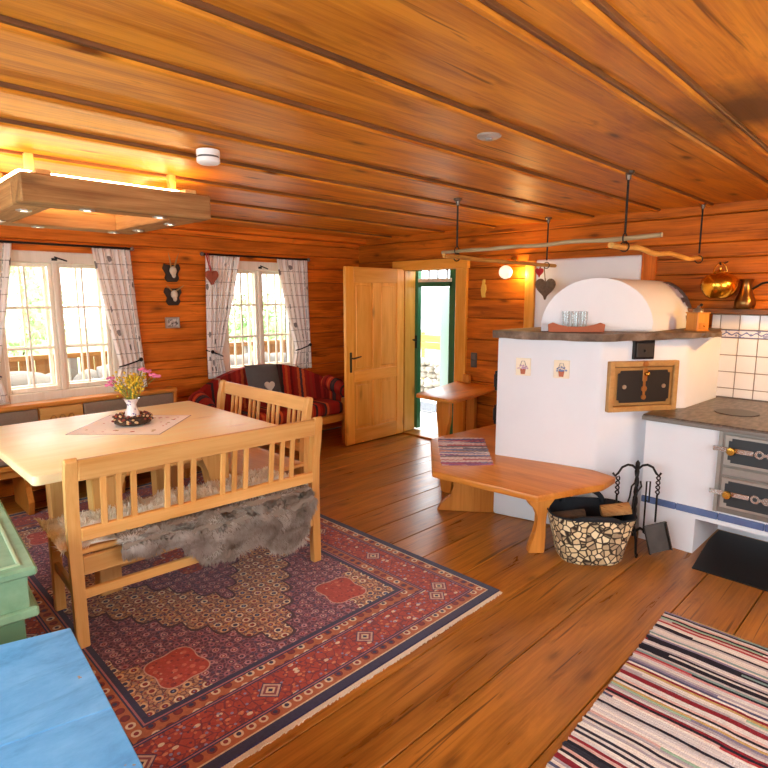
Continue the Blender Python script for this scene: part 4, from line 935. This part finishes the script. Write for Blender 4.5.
def rod(x0, x1, z, lab):
    r = thing('curtain_rod', ((x0 + x1) / 2, 5.13, z), lab, 'curtain rod', 'iron curtain rods')
    MB().tube([(x0, 5.13, z), (x1, 5.13, z)], .009, 8).build('bar', iron, r, smooth=50)
    for x in (x0, x1): MB().ball((x, 5.13, z), .02, 2).build('finial', plain('finial_metal', '#8d8076', .4, .6), r, smooth=60)
    for x in (x0 + .05, x1 - .05): MB().box(x - .008, x + .008, 5.13, 5.195, z - .012, z + .012).build('bracket', iron, r)
rod(.76, 2.03, 1.985, 'dark iron curtain rod above the left window'); rod(2.68, 3.94, 1.975, 'dark iron curtain rod above the right window')
curtain(2.01, 1.70, 1.975, .77, 1.0, 1.86, 'right hand printed white curtain tied back at the left window', 2.09)
curtain(.80, 1.13, 1.975, .77, 1.0, .97, 'left hand printed white curtain cut by the picture edge', .70)
curtain(2.71, 3.08, 1.965, .78, 1.02, 2.84, 'left hand printed white curtain behind the sofa beside the hanging heart', 2.69)
curtain(3.92, 3.52, 1.965, .78, 1.02, 3.74, 'right hand printed white curtain nearest the open pine door', 3.96)

# ================================================================== WALL DECORATION (window wall)
def trophy(z, lab, spread, hgt):
    t = thing('antler_trophy', (2.40, 5.15, z), lab, 'trophy', 'small antler trophies on dark shields')
    pts = [(-.045, -.09), (.045, -.09), (.07, -.055), (.05, -.02), (.085, .03), (.07, .075), (.03, .06), (-.03, .06), (-.07, .075), (-.085, .03), (-.05, -.02), (-.07, -.055)]
    m = MB(); m.prism(pts, .0, .02, .004, MX((2.40, 5.198, z), (1, 0, 0), (0, 0, 1))); m.build('shield', plain('dark_shield', '#2a1c14', .5), t)
    m = MB(); m.ball((2.40, 5.155, z + .01), .034, 2, (1, .7, 1.25)); m.ball((2.40, 5.145, z - .03), .02, 2, (1, .8, 1.3)); m.build('skull', plain('bone', '#d8c8ae', .7), t, smooth=60)
    for s_ in (-1, 1): MB().tube([(2.40 + s_ * .015, 5.16, z + .04), (2.40 + s_ * spread * .6, 5.14, z + .04 + hgt * .5), (2.40 + s_ * spread, 5.13, z + .04 + hgt)], [.008, .006, .002], 6).build('antler', plain('antler_horn', '#b08a52', .6), t, smooth=60)
trophy(1.80, 'upper antler trophy with tall horns between the windows', .05, .13); trophy(1.585, 'lower antler trophy with short horns between the windows', .085, .055)
pf = thing('picture_frame', (2.38, 5.19, 1.29), 'small silver framed photograph below the antler trophies', 'picture')
m = MB()
for (a, b, c, d) in ((2.315, 2.33, 1.285, 1.385), (2.435, 2.45, 1.285, 1.385), (2.33, 2.435, 1.285, 1.30), (2.33, 2.435, 1.37, 1.385)): m.box(a, b, 5.178, 5.198, c, d, .002)
m.build('frame', plain('silver_frame', '#b9a898', .35, .6), pf)
n = NT('old_photo'); ph = n.done(n.ramp(n.noise(n.coord(), 38, 3), [(.4, hx('#4a3c38')), (.55, hx('#c9bcb0')), (.7, hx('#efe6da'))]), .4); MB().box(2.33, 2.435, 5.186, 5.196, 1.30, 1.37).build('photograph', ph, pf)
def heart_pts(s): return [(s * .86 * 16 * math.sin(t) ** 3 / 32, s * (13 * math.cos(t) - 5 * math.cos(2 * t) - 2 * math.cos(3 * t) - math.cos(4 * t)) / 32) for t in [2 * PI * k / 32 for k in range(32)]]
def heart(name, c, s, th, mat, lab, ax, lx, zt, ribbon):
    h_ = thing(name, c, lab, 'heart')
    m = MB(); m.prism(heart_pts(s), -th / 2, th / 2, th * .12, MX(c, ax, (0, 0, 1)), 2); m.build('heart_body', mat, h_, smooth=50)
    MB().tube([(lx[0], lx[1], zt), (c[0], c[1], c[2] + s * .17)], .004, 6).build('ribbon', ribbon, h_); return h_
redr = plain('red_ribbon', '#b8352c', .8)
o = heart('hanging_heart', (2.735, 5.06, 1.765), .145, .04, plain('checked_red', '#a8563c', .9, 0, .25, 40), 'red brown fabric heart hanging at the left end of the curtain rod', (1, 0, 0), (2.735, 5.115), 1.985, redr)
MB().tube([(2.715, 5.115, 1.985), (2.71, 5.075, 1.90), (2.73, 5.06, 1.79)], .007, 6).build('ribbon', redr, o)

# ================================================================== CEILING FIXTURES
CX0, CX1, CY0, CY1, CZ0, CZ1 = .69, 1.575, 2.89, 3.97, 1.985, 2.108
ch = thing('beam_chandelier', ((CX0 + CX1) / 2, (CY0 + CY1) / 2, CZ0), 'square rough timber frame lamp with recessed spots above the dining table', 'ceiling lamp')
bw = .16
MB().box(CX0, CX1, CY0, CY0 + bw, CZ0, CZ1, .006).build('beam', wood('beam', 'x'), ch); MB().box(CX0, CX1, CY1 - bw, CY1, CZ0, CZ1, .006).build('beam', wood('beam', 'x'), ch)
MB().box(CX0, CX0 + bw, CY0 + bw, CY1 - bw, CZ0, CZ1, .006).build('beam', wood('beam', 'y'), ch); MB().box(CX1 - bw, CX1, CY0 + bw, CY1 - bw, CZ0, CZ1, .006).build('beam', wood('beam', 'y'), ch)
for x in (CX0 + .10, CX1 - .10):
    MB().box(x - .03, x + .03, CY0 + .02, CY1 - .02, CZ1, CZ1 + .022, .003).build('mounting_bar', wood('pine', 'y'), ch)
    for y in (CY0 + .24, CY1 - .24): MB().box(x - .018, x + .018, y - .018, y + .018, CZ1 + .022, ZC - .006, .003).build('spacer', wood('pine', 'z'), ch)
led = emit('led_strip', (1.0, .70, .32, 1), 30.0)
for (a, b, c, d) in ((CX0 + .04, CX1 - .04, CY0 + .17, CY0 + .185), (CX0 + .04, CX1 - .04, CY1 - .185, CY1 - .17), (CX0 + .035, CX0 + .05, CY0 + .19, CY1 - .19), (CX1 - .05, CX1 - .035, CY0 + .19, CY1 - .19)): MB().box(a, b, c, d, CZ1 + .022, CZ1 + .037).build('led_strip', led, ch)
spotm = emit('spot_bulb', (1.0, .85, .6, 1), 12.0)
for (x, y) in ((.98, CY0 + .09), (1.33, CY0 + .09), (CX1 - .08, 3.22), (CX1 - .08, 3.66), (1.43, CY1 - .08), (1.0, CY1 - .08), (CX0 + .08, 3.72), (CX0 + .08, 3.2)):
    s = MB().lathe([(.022, 0), (.034, 0), (.034, -.005), (.024, -.008), (.022, -.003)], (x, y, CZ0), 18).build('spot_ring', plain('spot_ring', '#b8ada0', .3, .8), ch)
    MB().lathe([(0, -.001), (.021, -.001), (.021, -.004), (0, -.005)], (x, y, CZ0), 14).build('bulb', spotm, s)
    l = bpy.data.lights.new('spot_light', 'SPOT'); l.energy = 62; l.color = (1.0, .90, .62); l.spot_size = math.radians(95); l.spot_blend = .6; l.shadow_soft_size = .03
    lo = bpy.data.objects.new('spot_light', l); COL.objects.link(lo); lo.location = (0, 0, 0); lo.parent = s
    lo.location = (x, y, CZ0 - .012)
sd = thing('smoke_detector', (1.36, 2.50, 2.18), 'white round smoke detector on the ceiling near the timber lamp', 'smoke detector')
MB().lathe([(0, ZC - .005), (.052, ZC - .005), (.052, ZC - .03), (.05, ZC - .031), (0, ZC - .031)], (1.36, 2.50, 0), 28).build('base', plain('white_plastic', '#ece8e2', .4, 0, .02), sd, smooth=40)
MB().lathe([(0, ZC - .031), (.047, ZC - .031), (.047, ZC - .04), (0, ZC - .04)], (1.36, 2.50, 0), 28).build('vent_band', plain('dark_vent', '#5a5450', .6), sd, smooth=40)
MB().lathe([(0, ZC - .04), (.052, ZC - .04), (.052, ZC - .058), (.042, ZC - .064), (0, ZC - .065)], (1.36, 2.50, 0), 28).build('cap', plain('white_plastic', '#ece8e2'), sd, smooth=40)
cs_ = thing('ceiling_sensor', (2.07, 1.46, 2.2), 'small flat grey round sensor on the ceiling boards', 'sensor')
MB().lathe([(0, ZC + .012), (.05, ZC + .012), (.05, ZC - .008), (.04, ZC - .014), (0, ZC - .015)], (2.07, 1.46, 0), 26).build('disc', plain('grey_disc', '#a8998c', .4, .3), cs_, smooth=40); MB().lathe([(0, ZC - .014), (.018, ZC - .014), (.014, ZC - .022), (0, ZC - .024)], (2.07, 1.46, 0), 16).build('lens', plain('grey_lens', '#8d8078', .3), cs_, smooth=40)

# drying rack of branches hung on iron rods
rk = thing('drying_rack', (3.9, 1.95, 1.88), 'drying rack of three peeled branches hung from iron rods over the stove', 'drying rack')
H4 = {'fl': (3.236, 2.527), 'fr': (3.203, 1.345), 'bl': (4.55, 2.575), 'br': (4.60, 1.385)}
for k, (x, y) in H4.items():
    ab = (0, 1, 0) if k[0] == 'f' else (1, 0, 0)
    zl = 1.915 if k[0] == 'f' else 1.885
    r = MB().tube([(x, y, ZC + .0), (x, y, zl)], .0065, 8).build('hanger_rod', iron, rk)
    MB().lathe([(0, ZC + .005), (.03, ZC + .005), (.03, ZC - .008), (.016, ZC - .016), (.012, ZC - .04), (0, ZC - .04)], (x, y, 0), 16).build('ceiling_cup', plain('cup_metal', '#6a5c50', .35, .7), r, smooth=40)
    for dz_ in ((0, -.045) if k[0] == 'f' else (-.02,)):
        d = Vector((1, 0, 0)) if (dz_ == 0 and k[0] == 'f') else Vector((0, 1, 0))
        MB().tube([Vector((x, y, zl - .022 + dz_)) + d * .026 * math.cos(a * PI / 8) + Vector((0, 0, .026 * math.sin(a * PI / 8))) for a in range(17)], .004, 6, False).build('ring', iron, r, smooth=60)
def branch(P0, P1, r, mat, n_=24, wob=.012, seed=0):
    a, b = Vector(P0), Vector(P1); P = []; R_ = []
    for i in range(n_ + 1):
        t = i / n_; w = noise.noise_vector(Vector((t * 5 + seed, seed * 3.1, 0))) * wob; P.append(a + (b - a) * t + w); R_.append(r * (1 + .18 * noise.noise(Vector((t * 14, seed, 5)))))
    return MB().tube(P, R_, 10)
branch((3.25, 2.665, 1.888), (3.20, 1.145, 1.898), .0125, None, 24, .012, 2).build('branch', wood('branch', 'y'), rk, smooth=60)
branch((3.05, 2.49, 1.846), (4.715, 2.58, 1.842), .015, None, 20, .008, 5).build('branch', wood('branch_gold', 'x'), rk, smooth=60)
branch((3.02, 1.335, 1.846), (4.69, 1.385, 1.845), .016, None, 26, .022, 9).build('branch', wood('branch_gold', 'x'), rk, smooth=60)
wick = plain('wicker', '#7d6a58', .9, 0, .4, 60, .2, .8)
hh = heart('hanging_heart', (4.50, 2.55, 1.655), .2, .05, wick, 'grey wicker heart hanging from the left branch before the plaster', (.5, -.86, 0), (4.50, 2.57), 1.835, plain('grey_string', '#7a6a5c', .8))
heart('hanging_heart', (4.46, 2.59, 1.785), .085, .035, plain('red_felt', '#b5232c', .8), 'tiny red heart hanging beside the wicker heart', (.5, -.86, 0), (4.46, 2.575), 1.835, plain('red_string', '#a03030', .8))

# wall globe lamp by the doorway
LX, LY, LZ = 4.60, 3.02, 1.80
lp = thing('wall_lamp', (LX, LY, LZ), 'lit white glass globe lamp on the log wall beside the doorway', 'lamp')
MB().ball((LX, LY, LZ), .062, 3).build('globe', emit('lamp_globe', (1.0, .80, .52, 1), .7), lp, smooth=60)
MB().tube([(XW - .005, LY, LZ + .11), (LX + .03, LY, LZ + .11), (LX, LY, LZ + .095), (LX, LY, LZ + .055)], .008, 8).build('arm', brass, lp, smooth=50)
MB().lathe([(0, 0), (.04, 0), (.036, .02), (0, .025)], (XW - .002, LY, LZ + .11), 18, Matrix.Rotation(-PI / 2, 4, 'Y')).build('wall_plate', brass, lp, smooth=50)
l = bpy.data.lights.new('lamp_light', 'POINT'); l.energy = 5; l.color = (1.0, .64, .24); l.shadow_soft_size = .03; lo = bpy.data.objects.new('lamp_light', l); COL.objects.link(lo); lo.parent = lp; lo.location = (.085, -.10, -.02)
# yellow cut-out figure and switch plate
fg = MB().prism([(-.02, -.09), (.025, -.09), (.02, -.05), (.035, -.01), (.03, .03), (.015, .045), (.022, .07), (.01, .09), (-.012, .088), (-.02, .06), (-.012, .045), (-.03, .02), (-.035, -.02), (-.022, -.05)], 0, .022, .004, MX((XW - .001, 3.37, 1.655), (0, -1, 0), (0, 0, 1)) @ Matrix.Scale(-1, 4, (0, 0, 1)) @ Matrix.Translation((0, 0, -.0))).build('wall_figure', plain('yellow_wood', '#e2b84c', .6), label='small yellow carved wooden figure on the log wall', cat='ornament', base=(XW - .02, 3.37, 1.565))
sw = thing('light_switch', (XW, 3.46, .935), 'dark grey double light switch plate on the log wall', 'switch')
MB().box(XW - .012, XW + .001, 3.425, 3.497, .86, 1.01, .003).build('plate', plain('switch_grey', '#4e4c48', .4), sw)
for z in (.90, .97): MB().box(XW - .018, XW - .012, 3.44, 3.482, z - .027, z + .027, .002).build('rocker', plain('switch_rocker', '#5d5a55', .35), sw)

# ================================================================== THINGS ON THE STOVE AND SHELF
ter = plain('terracotta', '#b05f3c', .7, 0, .1)
A_ = math.radians(-52)
def tp(x, y): return (3.575 + x * math.cos(A_) - y * math.sin(A_), 1.80 + x * math.sin(A_) + y * math.cos(A_))
trr = thing('clay_tray', (3.575, 1.80, 1.345), 'terracotta tray with upturned ends on the stove slab', 'tray')
m = MB(); m.prism([tp(x, y) for x, y in rrect(-.165, .165, -.06, .06, .04)], 1.347, 1.365, .004); m.build('base', ter, trr, smooth=40)
m = MB(); pr2 = [(-.175, .0), (.175, .0), (.18, .05), (.15, .062), (.11, .045), (.05, .035), (-.05, .035), (-.11, .045), (-.15, .062), (-.18, .05)]
for y in (-.062, .062): p0 = tp(0, y); m.prism(pr2, -.007, .007, .002, MX((p0[0], p0[1], 1.348), (math.cos(A_), math.sin(A_), 0), (0, 0, 1)))
m.build('rim', ter, trr, smooth=40)
for k, (x, lab) in enumerate(((-.055, 'leftmost clear drinking glass on the terracotta tray'), (.0, 'middle clear drinking glass on the terracotta tray'), (.06, 'rightmost clear drinking glass on the terracotta tray'))):
    p0 = tp(x, .012 * (-1) ** k); MB().lathe([(0, .0), (.022, .0), (.026, .115), (.0242, .115), (.0205, .006), (0, .006)], (p0[0], p0[1], 1.3655), 22).build('drinking_glass', glass_drink, label=lab, cat='glass', group='glasses on the clay tray', base=(p0[0], p0[1], 1.3655), smooth=50)
gm = thing('coffee_mill', (4.30, 1.27, 1.345), 'small square wooden coffee mill on the right end of the slab', 'coffee mill')
mw = wood('honey', 'z'); Mg = Matrix.Translation((4.30, 1.27, 0)) @ Matrix.Rotation(math.radians(-28), 4, 'Z')
MB().box(-.05, .05, -.05, .05, 1.348, 1.465, .004, Mg).build('box', mw, gm); MB().box(-.055, .055, -.055, .055, 1.345, 1.353, .002, Mg).build('foot', mw, gm); MB().box(-.055, .055, -.055, .055, 1.463, 1.471, .002, Mg).build('lid', mw, gm)
d = MB().box(-.038, .038, -.054, -.048, 1.358, 1.40, .002, Mg).build('drawer', mw, gm)
MB().ball(Mg @ Vector((0, -.058, 1.38)), .006, 2).build('drawer_knob', brass, d); MB().lathe([(0, 1.471), (.035, 1.471), (.03, 1.49), (.012, 1.50), (.008, 1.515), (0, 1.515)], (4.30, 1.27, 0), 18).build('hopper', steel, gm, smooth=50)
m = MB(); m.tube([(4.30, 1.27, 1.513), (4.27, 1.25, 1.517), (4.235, 1.235, 1.513)], .004, 6); m.ball((4.235, 1.235, 1.522), .01, 2); m.build('crank', iron, gm, smooth=50)
KX, KY, KZ = 4.59, 1.235, 1.66
kt = thing('brass_kettle', (KX, KY, KZ - .085), 'polished brass kettle with a lid and bail handle hanging on the log wall', 'kettle')
MB().lathe([(0, -.098), (.055, -.098), (.085, -.08), (.112, -.04), (.12, .0), (.112, .04), (.082, .07), (.045, .08), (.0, .082)], (KX, KY, KZ), 32).build('kettle_body', plain('kettle_brass', '#e0a838', .22, 1.0, .06), kt, smooth=60)
MB().lathe([(0, .078), (.047, .079), (.044, .09), (.02, .1), (.01, .104), (.012, .118), (0, .124)], (KX, KY, KZ), 20).build('lid', brass, kt, smooth=50)
dk = Vector((.75, -.66, 0)); MB().tube([Vector((KX, KY, KZ)) + dk * (.05 * math.cos(a * PI / 12)) + Vector((0, 0, .075 + .075 * math.sin(a * PI / 12))) for a in range(13)], .005, 6).build('bail_handle', brass, kt, smooth=60)
MB().tube([(XW + .0, KY - .0, KZ + .165), (KX - .01, KY, KZ + .142), (KX - .018, KY, KZ + .155)], .006, 6).build('wall_hook', iron, label='small iron hook in the log wall carrying the brass kettle', cat='hook', base=(KX, KY, KZ + .142))
JX, JY = 4.675, 1.085
jg = thing('copper_jug', (JX, JY, 1.492), 'dark copper coffee pot with a long handle on the tile shelf', 'coffee pot')
MB().lathe([(0, 0), (.055, 0), (.067, .025), (.064, .06), (.045, .105), (.034, .15), (.036, .185), (.046, .205), (.04, .205), (.03, .185), (.028, .15), (.0, .12)], (JX, JY, 1.492), 26).build('pot_body', plain('dark_copper', '#8a6236', .28, .95, .15), jg, smooth=50)
MB().tube([(JX, JY - .04, 1.63), (JX - .02, JY - .10, 1.668), (JX - .03, JY - .22, 1.69)], [.009, .007, .007], 8).build('handle', iron, jg, smooth=50)

# warm pendant lamp over the cooker, just right of the picture
pd = thing('pendant_lamp', (4.25, .42, 1.80), 'warm pendant lamp over the cooker', 'lamp')
MB().lathe([(.02, .12), (.05, .11), (.11, .03), (.13, 0), (.126, 0), (.105, .03), (.045, .104), (.018, .112)], (4.25, .42, 1.80), 28).build('shade', plain('shade_enamel', '#e8dcc8', .4), pd, smooth=50)
MB().tube([(4.25, .42, 1.91), (4.25, .42, ZC)], .005, 6).build('cord', iron, pd)
MB().ball((4.25, .42, 1.835), .035, 2).build('bulb', emit('pendant_bulb', (1.0, .62, .25, 1), 14.0), pd, smooth=60)
l = bpy.data.lights.new('pendant_light', 'POINT'); l.energy = 27; l.color = (1.0, .56, .18); l.shadow_soft_size = .05; lo = bpy.data.objects.new('pendant_light', l); COL.objects.link(lo); lo.parent = pd; lo.location = (0, 0, -.03)

# ================================================================== GREEN CHEST AND BLUE TABLE
gp = NT('aged_green_paint'); v = gp.coord(); gcol = gp.ramp(gp.noise(gp.scale(v, (3, 3, 3)), 2.0, 5, .6), [(.35, hx('#6f9a78')), (.65, hx('#8fb894'))]); green_p = gp.done(gcol, .42)
gc = thing('green_chest', (.19, 2.795, 0), 'pale green painted wooden chest at the left edge', 'chest', None, math.radians(-4.3))
kw = dict(parent=gc, local=True); hwx, hl = .30, .50
MB().box(-hwx - .02, hwx + .03, -hl - .02, hl + .02, .585, .62, .008).build('lid', green_p, **kw)
m = MB(); e = .05
for (a, b, c, d) in ((-hwx + .02, hwx - .015, -hl + .02, -hl + .032), (-hwx + .02, hwx - .015, hl - .032, hl - .02), (hwx - .027, hwx - .015, -hl + .032, hl - .032), (-hwx + .02, -hwx + .032, -hl + .032, hl - .032)): m.box(a, b, c, d, .617, .626, .002)
m.build('lid_moulding', plain('pale_green_trim', '#a9c9a4', .42), **kw)
MB().box(-hwx, hwx, -hl, hl, .46, .585, .004).build('upper_case', green_p, **kw)
MB().box(-hwx - .015, hwx + .025, -hl - .015, hl + .015, .425, .465, .008).build('waist_moulding', green_p, **kw)
MB().box(-hwx + .01, hwx - .02, -hl + .01, hl - .01, .06, .425, .004).build('lower_case', plain('dark_green_paint', '#5f8a68', .5), **kw)
MB().box(-hwx - .01, hwx + .01, -hl - .01, hl + .01, .0105, .06, .006).build('plinth', green_p, **kw)
n = NT('worn_blue_paint'); v = n.coord(); f = n.noise(n.scale(v, (3.5, 5.5, 4)), 1.0, 7, .68, .2); c1 = n.ramp(f, [(.30, hx('#3a80bc')), (.46, hx('#58a2da')), (.60, hx('#6cb2e6')), (.75, hx('#8ec8f0'))])
c1 = n.mix(n.ramp(n.noise(n.scale(v, (2.5, 16, 4), (0, 0, .25)), 1.0, 5, .7), [(.54, (0, 0, 0, 1)), (.68, (.6, .6, .6, 1))]), c1, hx('#3f86c0')); chip = n.math('LESS_THAN', n.noise(n.scale(v, (16, 16, 16)), 1.0, 4), .30); c1 = n.mix(chip, c1, hx('#9a8468')); n.bump(f, .15, .004); blue_p = n.done(c1, .45)
bt = thing('blue_table', (.15, 1.45, 0), 'worn sky blue painted low table in the near left corner', 'table')
Pq = [(.504, 2.0), (.385, .55), (-.30, .62), (-.24, 2.21)]
def lerp(a, b, t): return (a[0] + (b[0] - a[0]) * t, a[1] + (b[1] - a[1]) * t)
cutp = [0, .34, .67, 1.0]
for t0, t1 in zip(cutp, cutp[1:]):
    a, b = lerp(Pq[0], Pq[1], t0), lerp(Pq[0], Pq[1], t1); c, d = lerp(Pq[3], Pq[2], t1), lerp(Pq[3], Pq[2], t0); g = .0008
    MB().prism([(a[0], a[1] - g), (b[0], b[1] + g), (c[0], c[1] + g), (d[0], d[1] - g)], .452, .48, .0025).build('top_plank', blue_p, bt)
MB().prism([(.44, 1.93), (.335, .62), (.31, .62), (.415, 1.93)], .36, .452, .003).build('apron', blue_p, bt); MB().prism([(-.18, 2.1), (-.155, 2.1), (-.21, .7), (-.235, .7)], .36, .452, .003).build('apron', blue_p, bt)
for (x, y) in ((.41, 1.90), (.30, .66), (-.17, 2.03), (-.2, .72)): MB().box(x - .03, x + .03, y - .03, y + .03, .0, .452, .004).build('leg', blue_p, bt)

# ================================================================== OUTSIDE
gr = NT('meadow'); v = gr.coord(); gm_ = gr.done(gr.ramp(gr.noise(v, 1.2, 5), [(.35, hx('#7d9a4e')), (.65, hx('#b3c47c'))]), .95)
MB().box(-30, 40, YW + 2.6, 60, -1.6, -1.5).build('meadow', gm_, label='bright green meadow beyond the house', kind='structure')
pv = plain('pale_paving', '#d8d2c8', .8, 0, .05, 4)
MB().box(XW + .19, 13, 1.5, 12, -.06, 0).build('terrace', pv, label='pale sunlit paving outside the doorway', kind='structure')
MB().box(-3, XW + .1, YW + .2, YW + 2.6, -.2, -.02).build('gallery_floor', wood('oak', 'x'), label='wooden gallery deck outside the windows', kind='structure')
gy = YW + .95
rl = thing('gallery_railing', (1.6, gy, 0), 'wooden gallery railing with upright boards seen through the windows', 'railing')
MB().box(-1.5, 5.2, gy - .04, gy + .04, .98, 1.03, .005).build('handrail', wood('oak', 'x'), rl); MB().box(-1.5, 5.2, gy - .02, gy + .02, .10, .16, .004).build('bottom_rail', wood('oak', 'x'), rl)
x = -1.45; k = 0
while x < 5.1:
    if k % 5 == 4: MB().box(x + .03, x + .10, gy - .035, gy + .035, -.02, .98, .004).build('post', plain('grey_wood', '#9a948c', .8), rl)
    else: MB().box(x, x + .125, gy - .012, gy + .012, .16, .98, .003).build('board', wood('oak', 'z'), rl)
    x += .132; k += 1
fm = plain('pale_grey_blanket', '#8c8680', .95, 0, .2, 8, .1, .6)
ob = thing('gallery_bench', (2.3, YW + .62, 0), 'wooden bench outside the windows', 'bench')
MB().box(-.6, 4.7, YW + .30, YW + .80, .43, .47, .005).build('seat', wood('oak', 'x'), ob)
for x in (-.4, .9, 2.2, 3.4, 4.5): MB().box(x, x + .06, YW + .4, YW + .75, -.02, .43, .004).build('leg', wood('oak', 'z'), ob)
for i, (x0, x1, lab) in enumerate(((.55, 1.58, 'pale grey rolled blanket outside the left window, left roll'), (1.72, 2.6, 'pale grey rolled blanket outside the left window, right roll'), (2.9, 4.15, 'pale grey rolled blanket outside the right window'))):
    m = MB(); nn = 16; m.tube([(x0 + (x1 - x0) * t / nn, YW + .55 + .02 * math.sin(t), .705 + .02 * math.sin(t * 1.3 + i)) for t in range(nn + 1)], [.14 + .085 * math.sin(PI * t / nn) ** .5 + .01 * math.sin(t * 2.1) for t in range(nn + 1)], 16); m.build('rolled_blanket', fm, label=lab, cat='blanket', group='blankets on the gallery bench', base=((x0 + x1) / 2, YW + .55, .47), smooth=70)
random.seed(5)
leafm = plain('leaf_green', '#a8c88a', .8, 0, .3, 3)
for i, (tx, ty, hgt, r, lab) in enumerate(((2.9, 16, 3.4, 1.5, 'leafy green tree behind the left pane of the left window'), (4.2, 19, 3.2, 1.3, 'smaller green tree behind the middle of the left window'), (10.8, 17, 2.6, 1.2, 'pale green tree behind the right window'))):
    t = thing('garden_tree', (tx, ty, -1.5), lab, 'tree', 'garden trees beyond the gallery')
    MB().tube([(tx, ty, -1.5), (tx + .1, ty, hgt - 2.6)], [.16, .09], 8).build('trunk', wood('bark', 'z'), t)
    m = MB(); bm = m.bm
    for _ in range(1400):
        d = Vector((random.gauss(0, 1), random.gauss(0, 1), random.gauss(0, 1))).normalized() * r * random.random() ** .4; p = Vector((tx, ty, hgt - 2.0)) + d
        a = Vector((random.uniform(-1, 1), random.uniform(-1, 1), random.uniform(-1, 1))).normalized() * .12; b = a.orthogonal().normalized() * .07
        bm.faces.new([bm.verts.new(p - a), bm.verts.new(p + b), bm.verts.new(p + a), bm.verts.new(p - b)])
    m.build('foliage', leafm, t, kind='stuff')
# outside the doorway: stones, wooden trough, boot grate
stm = plain('field_stone', '#a39a8c', .9, 0, .25, 9)
hp3 = [(6.7 + .18 * random.random() + .10 * k, 5.62 + .115 * j + random.uniform(-.03, .03), q) for q in range(5) for k in range(1) for j in range(8 - q)]
for i, (x, y, q) in enumerate(hp3):
    r = random.uniform(.07, .095); MB().ball((x + .3, y + q * .055, .06 + q * .115), r, 2, (1.1, 1.1, .8), .06).build('field_stone', stm, label='rounded grey field stone in the heap outside the doorway', cat='stone', group='stones heaped outside the doorway', base=(x + .3, y + q * .055, .06 + q * .115))
cr = thing('wooden_trough', (7.65, 6.4, 0), 'orange wooden planter box outside the doorway', 'planter')
for z in (.66, .79): MB().box(7.6, 7.64, 6.22, 6.75, z, z + .12, .006).build('plank', wood('doorpine', 'y'), cr)
for y in (6.25, 6.68): MB().box(7.64, 7.70, y, y + .05, 0, .95, .004).build('post', wood('doorpine', 'z'), cr)
gt = thing('boot_grate', (6.1, 5.28, 0), 'grey metal boot grate on the paving outside the door', 'grate')
gtm = plain('zinc', '#8c8f94', .5, .6)
for k in range(14): MB().box(5.85 + k * .035, 5.86 + k * .035, 4.95, 5.6, .001, .02).build('slat', gtm, gt)
MB().box(5.83, 5.85, 4.93, 5.62, .001, .022).build('edge_bar', gtm, gt); MB().box(6.33, 6.35, 4.93, 5.62, .001, .022).build('edge_bar', gtm, gt)
